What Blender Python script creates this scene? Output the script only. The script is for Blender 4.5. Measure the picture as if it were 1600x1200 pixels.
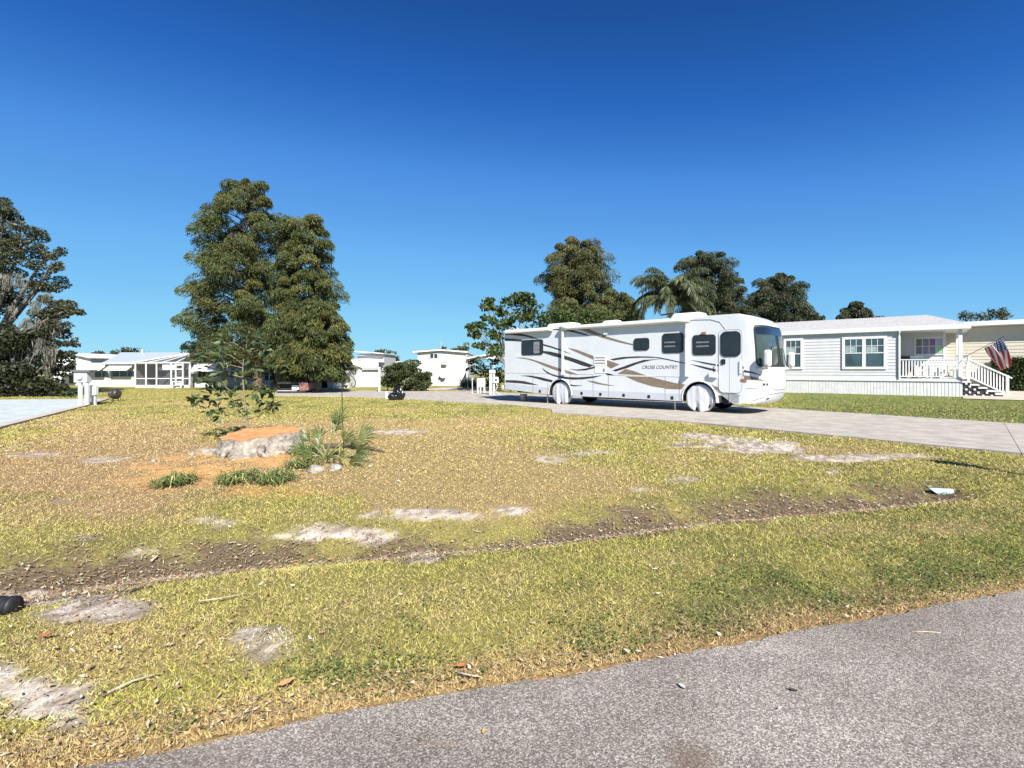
import bpy, bmesh, math, random
import numpy as np
from mathutils import Vector, Matrix
R = math.radians
random.seed(7)
rng = np.random.default_rng(11)
for o in list(bpy.data.objects):
    bpy.data.objects.remove(o)
sc = bpy.context.scene
C = sc.collection

# ------------------------------------------------------------------ camera
CAM_H = 1.5
F = 800.0      # focal length in pixels of the 1600 px wide photograph
HZ = 578.0     # pixel row of the horizon
cam_d = bpy.data.cameras.new('camera')
cam = bpy.data.objects.new('camera', cam_d)
C.objects.link(cam)
cam.location = (0, 0, CAM_H)
cam.rotation_euler = (R(90), 0, 0)
cam_d.sensor_width = 36.0
cam_d.lens = 18.0
cam_d.shift_y = -(600.0 - HZ) / 1600.0
cam_d.clip_start = 0.05
cam_d.clip_end = 3000
sc.camera = cam

# ------------------------------------------------------------------ sky, sun, exposure
SUN_EL = R(38)
SUN_AZ = R(160)          # clockwise from +Y (the view direction): behind the camera, to the right
w = bpy.data.worlds.new('World')
sc.world = w
w.use_nodes = True
wn = w.node_tree.nodes
wl = w.node_tree.links
bg = wn['Background']
sky = wn.new('ShaderNodeTexSky')
sky.sky_type = 'NISHITA'
sky.sun_disc = False
sky.sun_elevation = SUN_EL
sky.sun_rotation = SUN_AZ
sky.altitude = 0
sky.air_density = 0.5
sky.dust_density = 0.0
sky.ozone_density = 6.0
EXPO = 0.98
# the phone's tone response for the whole sky, channel by channel
pre = wn.new('ShaderNodeVectorMath'); pre.operation = 'SCALE'; pre.inputs['Scale'].default_value = 0.1
cv = wn.new('ShaderNodeRGBCurve')
cv.mapping.extend = 'HORIZONTAL'
for ch_, pts_ in ((0, [(0, 0), (.0357, .0144), (.0472, .026), (.0685, .085), (.12, .165), (.2275, .262), (.383, .34), (.64, .42), (1, .5)]),
                 (1, [(0, 0), (.0725, .084), (.095, .141), (.1376, .29), (.2375, .475), (.4255, .63), (.64, .72), (1, .8)]),
                 (2, [(0, 0), (.168, .305), (.22, .50), (.31, .75), (.5, .90), (.774, .945), (1, .96)])):
    c_ = cv.mapping.curves[ch_]
    while len(c_.points) < len(pts_):
        c_.points.new(0.5, 0.5)
    for p_, (x_, y_) in zip(c_.points, pts_):
        p_.location = (x_, y_)
        p_.handle_type = 'VECTOR'
cv.mapping.update()
post = wn.new('ShaderNodeVectorMath'); post.operation = 'SCALE'; post.inputs['Scale'].default_value = 10.0 / 2 ** EXPO
wl.new(sky.outputs[0], pre.inputs[0])
wl.new(pre.outputs[0], cv.inputs['Color'])
wl.new(cv.outputs[0], post.inputs[0])
wl.new(post.outputs[0], bg.inputs['Color'])
bg.inputs['Strength'].default_value = 0.1
sun_d = bpy.data.lights.new('sun', 'SUN')
sun_d.energy = 5.0
sun_d.angle = R(0.53)
sun_d.color = (1.0, 0.955, 0.88)
sun = bpy.data.objects.new('sun', sun_d)
C.objects.link(sun)
sdir = Vector((math.sin(SUN_AZ) * math.cos(SUN_EL), math.cos(SUN_AZ) * math.cos(SUN_EL), math.sin(SUN_EL)))
sun.rotation_euler = sdir.to_track_quat('Z', 'Y').to_euler()
sun.location = sdir * 60
sc.view_settings.view_transform = 'Standard'
sc.view_settings.look = 'None'
sc.view_settings.gamma = 1.0
sc.view_settings.use_curve_mapping = False
sc.view_settings.exposure = EXPO

# ------------------------------------------------------------------ materials
MATS = {}
def mat(name, col, rough=0.6, var=0.12, scale=8.0, bump=0.0, bscale=60.0, metal=0.0, spec=0.4, attr=None, col2=None, trans=0.0, coat=0.0):
    """procedural material: colour broken by two noises, optional relief, optional per-leaf tint attribute"""
    if name in MATS:
        return MATS[name]
    m = bpy.data.materials.new(name)
    m.use_nodes = True
    n, l = m.node_tree.nodes, m.node_tree.links
    b = n['Principled BSDF']
    b.inputs['Roughness'].default_value = rough
    b.inputs['Metallic'].default_value = metal
    b.inputs['Specular IOR Level'].default_value = spec
    if coat:
        b.inputs['Coat Weight'].default_value = coat
        b.inputs['Coat Roughness'].default_value = 0.08
    tc = n.new('ShaderNodeTexCoord')
    nz = n.new('ShaderNodeTexNoise')
    nz.inputs['Scale'].default_value = scale
    nz.inputs['Detail'].default_value = 6
    nz.inputs['Roughness'].default_value = 0.65
    l.new(tc.outputs['Object'], nz.inputs['Vector'])
    rp = n.new('ShaderNodeValToRGB')
    c2 = col2 if col2 else tuple(c * (1 - 2.2 * var) for c in col)
    c1 = col if col2 else tuple(min(1, c * (1 + var)) for c in col)
    rp.color_ramp.elements[0].position = 0.32
    rp.color_ramp.elements[0].color = (*c2, 1)
    rp.color_ramp.elements[1].position = 0.68
    rp.color_ramp.elements[1].color = (*c1, 1)
    l.new(nz.outputs['Fac'], rp.inputs['Fac'])
    out = rp.outputs['Color']
    if attr:
        at = n.new('ShaderNodeAttribute')
        at.attribute_name = attr
        mx = n.new('ShaderNodeMix')
        mx.data_type = 'RGBA'
        mx.blend_type = 'MULTIPLY'
        mx.inputs['Factor'].default_value = 1
        l.new(out, mx.inputs['A'])
        l.new(at.outputs['Color'], mx.inputs['B'])
        out = mx.outputs['Result']
    l.new(out, b.inputs['Base Color'])
    if bump:
        nb = n.new('ShaderNodeTexNoise')
        nb.inputs['Scale'].default_value = bscale
        nb.inputs['Detail'].default_value = 5
        l.new(tc.outputs['Object'], nb.inputs['Vector'])
        bp = n.new('ShaderNodeBump')
        bp.inputs['Strength'].default_value = bump
        bp.inputs['Distance'].default_value = 0.02
        l.new(nb.outputs['Fac'], bp.inputs['Height'])
        l.new(bp.outputs['Normal'], b.inputs['Normal'])
    if trans:
        tr = n.new('ShaderNodeBsdfTranslucent')
        l.new(out, tr.inputs['Color'])
        ms = n.new('ShaderNodeMixShader')
        ms.inputs['Fac'].default_value = trans
        l.new(b.outputs[0], ms.inputs[1])
        l.new(tr.outputs[0], ms.inputs[2])
        l.new(ms.outputs[0], n['Material Output'].inputs['Surface'])
    MATS[name] = m
    return m

def glass(name, col, rough=0.06, spec=0.8):
    return mat(name, col, rough=rough, var=0.15, scale=1.6, spec=spec)

# ------------------------------------------------------------------ geometry helpers
class MB:
    """collects shapes; build() links them as one mesh object"""
    def __init__(s):
        s.v, s.f, s.mi = [], [], []
    def add(s, vs, fs, mi=0):
        k = len(s.v)
        s.v += [tuple(p) for p in vs]
        s.f += [tuple(i + k for i in f) for f in fs]
        s.mi += [mi] * len(fs)
        return s
    def box(s, x0, x1, y0, y1, z0, z1, mi=0, M=None):
        vs = [Vector((x, y, z)) for z in (z0, z1) for y in (y0, y1) for x in (x0, x1)]
        if M is not None:
            vs = [M @ p for p in vs]
        return s.add(vs, [(0, 2, 3, 1), (4, 5, 7, 6), (0, 1, 5, 4), (2, 6, 7, 3), (0, 4, 6, 2), (1, 3, 7, 5)], mi)
    def bar(s, a, b, wx, wz, mi=0):
        """rectangular bar from a to b"""
        a, b = Vector(a), Vector(b)
        d = (b - a)
        L = d.length
        q = d.to_track_quat('X', 'Z').to_matrix().to_4x4()
        M = Matrix.Translation(a) @ q
        return s.box(0, L, -wx / 2, wx / 2, -wz / 2, wz / 2, mi, M)
    def tube(s, pts, rad, n=8, mi=0, cap=True):
        pts = [Vector(p) for p in pts]
        if not hasattr(rad, '__len__'):
            rad = [rad] * len(pts)
        rings = []
        k0 = len(s.v)
        up = Vector((0.13, 0.27, 0.95)).normalized()
        for i, p in enumerate(pts):
            d = (pts[min(i + 1, len(pts) - 1)] - pts[max(i - 1, 0)])
            if d.length < 1e-9:
                d = Vector((0, 0, 1))
            d.normalize()
            a = d.cross(up)
            if a.length < 0.05:
                a = d.cross(Vector((1, 0, 0)))
            a.normalize()
            b = d.cross(a)
            for j in range(n):
                t = 2 * math.pi * j / n
                s.v.append(tuple(p + (a * math.cos(t) + b * math.sin(t)) * rad[i]))
        for i in range(len(pts) - 1):
            for j in range(n):
                q = k0 + i * n
                s.f.append((q + j, q + (j + 1) % n, q + n + (j + 1) % n, q + n + j))
                s.mi.append(mi)
        if cap:
            s.f.append(tuple(k0 + j for j in range(n - 1, -1, -1)))
            s.mi.append(mi)
            q = k0 + (len(pts) - 1) * n
            s.f.append(tuple(q + j for j in range(n)))
            s.mi.append(mi)
        return s
    def lathe(s, prof, c=(0, 0, 0), n=24, mi=0, M=None):
        """profile of (radius, height) about the vertical through c"""
        k0 = len(s.v)
        c = Vector(c)
        for r, z in prof:
            for j in range(n):
                t = 2 * math.pi * j / n
                p = Vector((r * math.cos(t), r * math.sin(t), z))
                if M is not None:
                    p = M @ p
                s.v.append(tuple(p + c))
        for i in range(len(prof) - 1):
            for j in range(n):
                q = k0 + i * n
                s.f.append((q + j, q + (j + 1) % n, q + n + (j + 1) % n, q + n + j))
                s.mi.append(mi)
        s.f.append(tuple(k0 + j for j in range(n - 1, -1, -1)))
        s.mi.append(mi)
        q = k0 + (len(prof) - 1) * n
        s.f.append(tuple(q + j for j in range(n)))
        s.mi.append(mi)
        return s
    def prism(s, poly, y0, y1, mi=0):
        """polygon in local x,z extruded from y0 to y1"""
        k = len(poly)
        vs = [(x, y0, z) for x, z in poly] + [(x, y1, z) for x, z in poly]
        fs = [tuple(range(k)), tuple(range(2 * k - 1, k - 1, -1))]
        fs += [(i, k + i, k + (i + 1) % k, (i + 1) % k) for i in range(k)]
        return s.add(vs, fs, mi)
    def build(s, name, m, parent=None, smooth=False, bevel=0.0, fix=True):
        me = bpy.data.meshes.new(name)
        me.from_pydata(s.v, [], s.f)
        ms = m if isinstance(m, (list, tuple)) else [m]
        for x in ms:
            me.materials.append(x)
        if len(ms) > 1:
            me.polygons.foreach_set('material_index', s.mi)
        if fix:
            bm = bmesh.new()
            bm.from_mesh(me)
            bmesh.ops.recalc_face_normals(bm, faces=bm.faces)
            bm.to_mesh(me)
            bm.free()
        if smooth:
            me.polygons.foreach_set('use_smooth', [True] * len(me.polygons))
        me.update()
        o = bpy.data.objects.new(name, me)
        C.objects.link(o)
        if parent is not None:
            o.parent = parent
        if bevel:
            b = o.modifiers.new('bevel', 'BEVEL')
            b.width = bevel
            b.segments = 2
            b.limit_method = 'ANGLE'
            b.angle_limit = R(50)
        return o

def mesh_np(name, V, Fc, m, parent=None, col=None, smooth=False):
    """large mesh from numpy arrays: V (n,3), Fc (m,k); col (n,3) goes into the point attribute 'tint'"""
    me = bpy.data.meshes.new(name)
    nv, nf, k = len(V), len(Fc), Fc.shape[1]
    me.vertices.add(nv)
    me.vertices.foreach_set('co', np.ascontiguousarray(V, dtype=np.float32).ravel())
    me.loops.add(nf * k)
    me.loops.foreach_set('vertex_index', np.ascontiguousarray(Fc, dtype=np.int32).ravel())
    me.polygons.add(nf)
    me.polygons.foreach_set('loop_start', np.arange(0, nf * k, k, dtype=np.int32))
    me.polygons.foreach_set('loop_total', np.full(nf, k, dtype=np.int32))
    me.polygons.foreach_set('use_smooth', np.full(nf, bool(smooth)))
    me.update(calc_edges=True)
    if col is not None:
        a = me.attributes.new('tint', 'FLOAT_COLOR', 'POINT')
        cc = np.ones((nv, 4), dtype=np.float32)
        cc[:, :3] = col
        a.data.foreach_set('color', cc.ravel())
    me.materials.append(m)
    o = bpy.data.objects.new(name, me)
    C.objects.link(o)
    if parent is not None:
        o.parent = parent
    return o

def tag(o, label=None, cat=None, group=None, kind=None):
    if label: o['label'] = label
    if cat: o['category'] = cat
    if group: o['group'] = group
    if kind: o['kind'] = kind
    return o
def thing(name, label, cat, loc=(0, 0, 0), rz=0.0, group=None):
    o = bpy.data.objects.new(name, None)
    o.empty_display_size = 0.2
    C.objects.link(o)
    o.location = loc
    o.rotation_euler = (0, 0, rz)
    return tag(o, label, cat, group)
def copy_tree(o, parent=None):
    c = o.copy()
    C.objects.link(c)
    c.parent = parent
    for ch in list(o.children):
        copy_tree(ch, c)
    return c

# ------------------------------------------------------------------ numpy noise, ground shape
def _hash(ix, iy, seed):
    h = (ix.astype(np.int64) * 374761393 + iy.astype(np.int64) * 668265263 + seed * 1442695041) & 0xffffffff
    h = ((h ^ (h >> 13)) * 1274126177) & 0xffffffff
    return ((h ^ (h >> 16)) & 0xffff) / 65535.0
def vnoise(x, y, s, seed=0):
    x, y = np.asarray(x, float) * s, np.asarray(y, float) * s
    ix, iy = np.floor(x), np.floor(y)
    fx, fy = x - ix, y - iy
    fx, fy = fx * fx * (3 - 2 * fx), fy * fy * (3 - 2 * fy)
    a, b = _hash(ix, iy, seed), _hash(ix + 1, iy, seed)
    c, d = _hash(ix, iy + 1, seed), _hash(ix + 1, iy + 1, seed)
    return (a * (1 - fx) + b * fx) * (1 - fy) + (c * (1 - fx) + d * fx) * fy
def fbm(x, y, s, seed=0, o=4):
    t, a, n = 0, 1.0, 0
    for i in range(o):
        t = t + a * vnoise(x, y, s * 2 ** i, seed + i)
        n += a
        a *= 0.55
    return t / n
def sstep(a, b, x):
    t = np.clip((x - a) / (b - a), 0, 1)
    return t * t * (3 - 2 * t)
def flat(px, py, z=0.0):
    """world point at height z seen at a photo pixel"""
    Z = (CAM_H - z) * F / (py - HZ)
    return ((px - 800) / F * Z, Z)
def at(px, py, Z):
    """world point at depth Z seen at a photo pixel"""
    return Vector(((px - 800) / F * Z, Z, CAM_H - (py - HZ) / F * Z))
def pdist(x, y, pts):
    best = np.full(np.shape(x), 1e9)
    for (ax, ay), (bx, by) in zip(pts[:-1], pts[1:]):
        dx, dy = bx - ax, by - ay
        t = np.clip(((x - ax) * dx + (y - ay) * dy) / (dx * dx + dy * dy), 0, 1)
        best = np.minimum(best, np.hypot(x - ax - t * dx, y - ay - t * dy))
    return best

DITCH = [flat(px, py, -0.10) for px, py in [(-500, 985), (-200, 955), (0, 925), (200, 894), (400, 872), (600, 857), (850, 835), (1100, 808), (1300, 788), (1455, 773)]]
RE = [flat(px, py) for px, py in [(30, 1208), (300, 1158), (500, 1116), (600, 1097), (800, 1064), (1060, 1019), (1300, 974), (1600, 919)]]
RE = [(RE[0][0] - 40, RE[0][1] - 40 * 0.30)] + RE + [(RE[-1][0] + 60, RE[-1][1] + 60 * 0.30)]
REX, REY = np.array([p[0] for p in RE]), np.array([p[1] for p in RE])
def road_edge(x):
    return np.interp(x, REX, REY)
HA = np.array((15.5, 29.3)); HB = np.array((21.6, 24.5))
HD = (HB - HA) / np.linalg.norm(HB - HA); HN = np.array((-HD[1], HD[0]))
if HN[1] < 0: HN = -HN
def ground_z(x, y):
    x, y = np.asarray(x, float), np.asarray(y, float)
    d = pdist(x, y, DITCH)
    z = -0.19 * np.exp(-(d / 0.42) ** 2)
    e = y - road_edge(x)
    z = z + 0.045 * np.exp(-((e - 0.75) / 0.45) ** 2) * sstep(0, 0.25, e)
    lx = (x - HA[0]) * HD[0] + (y - HA[1]) * HD[1]
    ly = (x - HA[0]) * HN[0] + (y - HA[1]) * HN[1]
    z = z + 0.45 * sstep(-3.0, 3.2, ly) * sstep(-14, -2, lx)
    z = z + (fbm(x, y, 0.5, 5) - 0.5) * 0.06 * sstep(0.0, 0.5, e) * sstep(60, 25, y)
    onr = (e < 0) & (e > -6.2)
    z = np.where(onr, -0.03, z)
    return z
def gz(x, y):
    return float(ground_z(np.array([x]), np.array([y]))[0])
_ZR = np.exp(np.linspace(math.log(1.2), math.log(120), 5000))
def G(px, py):
    """first ground point along the ray of a pixel"""
    xr = (px - 800) / F * _ZR
    dz = CAM_H - (py - HZ) / F * _ZR - ground_z(xr, _ZR)
    k_ = int(np.argmax(dz <= 0))
    Z = _ZR[k_]
    return Vector(((px - 800) / F * Z, Z, gz((px - 800) / F * Z, Z)))

# ---- what covers the ground, laid out from the photograph
PAD_L = [flat(*p) for p in [(-260, 735), (0, 668), (127, 636), (166, 624), (0, 625.5), (-400, 629)]]
DR_NEAR = [flat(*p) for p in [(430, 618.5), (540, 620), (640, 624.5), (780, 632), (861, 640), (863, 645.5), (980, 653.5), (1100, 662.8), (1340, 686), (1600, 711)]]
DR_FAR = [flat(*p) for p in [(430, 612), (560, 611), (640, 611.5), (760, 612.5)]]
def poly_in(x, y, poly):
    c = np.zeros(np.shape(x), bool)
    for (ax, ay), (bx, by) in zip(poly, poly[1:] + poly[:1]):
        k = ((ay > y) != (by > y)) & (x < (bx - ax) * (y - ay) / (by - ay + 1e-12) + ax)
        c ^= k
    return c
dn1, dn2 = np.array(DR_NEAR[-2]), np.array(DR_NEAR[-1])
dv = (dn2 - dn1) / np.linalg.norm(dn2 - dn1)
DN_END = dn2 + dv * 4.2
df1, df2 = np.array(flat(1240, 641)), np.array(flat(1600, 664))
dfv = (df2 - df1) / np.linalg.norm(df2 - df1)
DF_END = df2 + dfv * 9.0
DRIVE = DR_NEAR + [tuple(DN_END), tuple(DF_END), tuple(df2), tuple(df1), tuple(df1 - dfv * 8.0)] + DR_FAR[::-1]

SAND = [(120, 953, 105, 20, 1.0), (50, 1088, 95, 46, 1.0), (405, 995, 52, 26, 0.75), (665, 801, 80, 7, 1), (800, 800, 52, 10, .9), (540, 836, 140, 11, .85), (655, 868, 24, 9, .8),
        (1085, 684, 55, 9, 1), (1190, 697, 62, 13, 1), (1330, 716, 85, 6, 1), (1300, 738, 16, 4, .9), (860, 718, 42, 7, .7), (915, 708, 32, 5, .7), (1062, 750, 42, 9, .65), (1005, 763, 18, 4, .6),
        (610, 675, 38, 4, .9), (50, 710, 65, 4, .9), (170, 718, 48, 5, .8), (95, 782, 24, 6, .7), (340, 818, 40, 9, .6), (130, 838, 36, 9, .6), (440, 838, 34, 6, .8), (330, 703, 26, 7, .8), (720, 640, 10, 2, .4), (700, 806, 150, 9, .7), (1120, 690, 100, 10, .8), (1400, 714, 50, 4, .7), (240, 862, 60, 8, .5), (560, 850, 60, 8, .6), (20, 700, 30, 3, .7), (480, 823, 60, 6, .5)]
STRAW = [(640, 735, 340, 78, 1.1), (170, 745, 430, 100, 1.2), (700, 690, 200, 30, .5), (1330, 706, 140, 24, .8), (1490, 824, 75, 13, .9), (880, 660, 160, 18, .45), (480, 660, 160, 16, .45), (330, 1010, 200, 60, .35), (150, 1010, 200, 90, .55), (1120, 720, 120, 26, .5), (1330, 830, 160, 14, .4), (1560, 790, 60, 10, .3)]
DARKG = [(1250, 955, 330, 34, 1.0), (1000, 1000, 220, 26, .8), (1480, 895, 180, 22, .7), (1150, 775, 220, 18, .6), (1330, 760, 120, 12, .5), (880, 815, 120, 10, .4), (1540, 735, 120, 20, .6), (1500, 650, 330, 20, .9), (640, 1060, 140, 16, .35), (250, 635, 240, 10, .4)]
SAWD = [(330, 738, 92, 22, 1.0), (420, 722, 80, 9, .9), (250, 760, 80, 18, .5), (560, 690, 40, 8, .5), (380, 765, 80, 12, .5)]
def blobs(px, py, lst, n1, n2):
    m = np.zeros(np.shape(px))
    for cx, cy, rx, ry, a in lst:
        d = np.hypot((px - cx) / rx, (py - cy) / ry) + (n1 - 0.5) * 2.6 + (n2 - 0.5) * 1.5
        m = np.maximum(m, a * sstep(1.25, 0.5, d))
    return m
def cover(x, y):
    """weights of what grows or lies at a ground point, and the colour it gives"""
    x, y = np.asarray(x, float), np.asarray(y, float)
    Zc = np.maximum(y, 0.4)
    z = ground_z(x, y)
    px = 800 + x / Zc * F
    py = HZ + (CAM_H - z) / Zc * F
    out = (y < 0.6)
    n1, n2, n3, n4 = fbm(x, y, 1.6, 21), fbm(x, y, 7.0, 31), fbm(x, y, 0.35, 41), vnoise(x, y, 34, 51)
    sand = blobs(px, py, SAND, n1, n2)
    straw = np.clip(blobs(px, py, STRAW, n3, n1) + (n1 - 0.5) * 0.9 + (n3 - 0.45) * 0.5, 0, 1)
    dark = np.clip(blobs(px, py, DARKG, n1, n2) + (n2 - 0.62) * 0.8, 0, 1)
    saw = blobs(px, py, SAWD, n1, n2)
    n5 = fbm(x * .55 + y * .2, y * 1.8 - x * .3, 4.5, 161)
    sand = sand * sstep(0.30, 0.62, sand * 0.45 + n4 * 0.25 + n5 * .75 - .22)
    dd = pdist(x, y, DITCH)
    dirt = sstep(0.60, 0.12, dd * (1 - .38 * sstep(500, 100, px)) + (n1 - 0.5) * 0.9 + (n2 - 0.5) * 0.7) * sstep(0.15, 0.4, n1 * .5 + n2 * .5 + 0.1)
    e = y - road_edge(x)
    edge = sstep(0.34, 0.03, e + (n1 - 0.5) * 0.25) * (e > -0.1)
    sand, saw = np.where(out, 0, sand), np.where(out, 0, saw)
    brown = sstep(700, 250, px) * sstep(640, 690, py) * sstep(860, 780, py)
    green = np.stack([0.215 + 0.13 * n2, 0.21 + 0.10 * n2, 0.052 + 0.03 * n2], -1)
    deep = np.array([0.092, 0.108, 0.034])
    strw = np.array([0.47, 0.345, 0.145])
    strb = np.array([0.46, 0.295, 0.155])
    sndc = np.array([0.68, 0.60, 0.51])
    grey = np.array([0.29, 0.23, 0.18])
    drt = np.array([0.125, 0.088, 0.062])
    sdc = np.array([0.66, 0.36, 0.13])
    def mix(a, b, t):
        t = np.asarray(t)[..., None]
        return a * (1 - t) + b * t
    dark = np.clip(dark + 0.55 * sstep(0.52, 0.72, fbm(x, y, 1.1, 141)), 0, 1)
    c = mix(green, deep, dark * 0.85)
    lush = sstep(1180, 1260, px) * sstep(690, 668, py) * (y > 8)
    straw = straw * (1 - .8 * lush)
    c = mix(c, np.array([0.135, 0.165, 0.045]) * (.75 + .5 * n2)[..., None], lush * .85)
    c = mix(c, mix(np.broadcast_to(strw, c.shape), strb, brown), straw * 0.88)
    c = mix(c, strb * 0.85, edge * 0.8)
    c = mix(c, drt, dirt * 0.92)
    c = mix(c, mix(np.broadcast_to(grey, c.shape), sndc, sstep(0.36, 0.62, n2 * 0.6 + n4 * 0.4)), np.clip(sand * 1.1, 0, 1))
    c = mix(c, sdc * (0.75 + 0.5 * n4)[..., None], saw * 0.95)
    return c, sand, straw, dirt, saw, edge, z

# ================================================================== GROUND
def tint_mat(name, rough=0.9, fine=45.0, amp=0.55, bump=0.5, spec=0.2):
    """surface whose colour comes from the 'tint' attribute, broken by fine grain"""
    m = bpy.data.materials.new(name)
    m.use_nodes = True
    n, l = m.node_tree.nodes, m.node_tree.links
    b = n['Principled BSDF']
    b.inputs['Roughness'].default_value = rough
    b.inputs['Specular IOR Level'].default_value = spec
    at_ = n.new('ShaderNodeAttribute'); at_.attribute_name = 'tint'
    tc = n.new('ShaderNodeTexCoord')
    nz = n.new('ShaderNodeTexNoise'); nz.inputs['Scale'].default_value = fine; nz.inputs['Detail'].default_value = 6; nz.inputs['Roughness'].default_value = 0.75
    l.new(tc.outputs['Object'], nz.inputs['Vector'])
    mr = n.new('ShaderNodeMapRange')
    mr.inputs['From Min'].default_value = 0.3; mr.inputs['From Max'].default_value = 0.7
    mr.inputs['To Min'].default_value = 1 - amp; mr.inputs['To Max'].default_value = 1 + amp * 0.6
    l.new(nz.outputs['Fac'], mr.inputs['Value'])
    mx = n.new('ShaderNodeVectorMath'); mx.operation = 'SCALE'
    l.new(at_.outputs['Color'], mx.inputs[0]); l.new(mr.outputs['Result'], mx.inputs['Scale'])
    l.new(mx.outputs['Vector'], b.inputs['Base Color'])
    bp = n.new('ShaderNodeBump'); bp.inputs['Strength'].default_value = bump; bp.inputs['Distance'].default_value = 0.03
    l.new(nz.outputs['Fac'], bp.inputs['Height']); l.new(bp.outputs['Normal'], b.inputs['Normal'])
    return m

def axis(lo, hi, fine, k, near):
    out = [near]
    while out[-1] < hi:
        out.append(out[-1] + max(fine, k * abs(out[-1])))
    return out
ys = np.array([-60, -25, -12, -8, -5, -3, -1.5, -0.6, 0.2, 0.8] + axis(0, 70, 0.06, 0.012, 1.2))
ys = np.concatenate([ys, ys[-1] * np.exp(np.arange(1, 45) * 0.085)])
xp = np.array(axis(0, 75, 0.06, 0.013, 0.0))
xp = np.concatenate([xp, xp[-1] * np.exp(np.arange(1, 40) * 0.085)])
xs = np.concatenate([-xp[:0:-1], xp])
gx, gy = np.meshgrid(xs, ys)
gc, gs_, gst, gd_, gw_, ge_, gh = cover(gx.ravel(), gy.ravel())
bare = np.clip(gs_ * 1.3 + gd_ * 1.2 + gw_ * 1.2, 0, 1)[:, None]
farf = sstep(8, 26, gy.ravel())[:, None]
gsoil_shade = gc * bare + (1 - bare) * (gc * (0.62 + .36 * farf) + np.array([0.055, 0.042, 0.026]) * (1 - farf) * .6)  # soil colour, with shade between near grass blades darkened in
inD = poly_in(gx.ravel(), gy.ravel(), DRIVE) | poly_in(gx.ravel(), gy.ravel(), PAD_L)
gh = np.where(inD, -0.05, gh)
nx, ny = len(xs), len(ys)
idx = np.arange(nx * ny).reshape(ny, nx)
quads = np.stack([idx[:-1, :-1], idx[:-1, 1:], idx[1:, 1:], idx[1:, :-1]], -1).reshape(-1, 4)
ground = mesh_np('ground', np.stack([gx.ravel(), gy.ravel(), gh], -1), quads, tint_mat('turf_soil', amp=0.6), col=gsoil_shade, smooth=True)
tag(ground, kind='structure')

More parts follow.
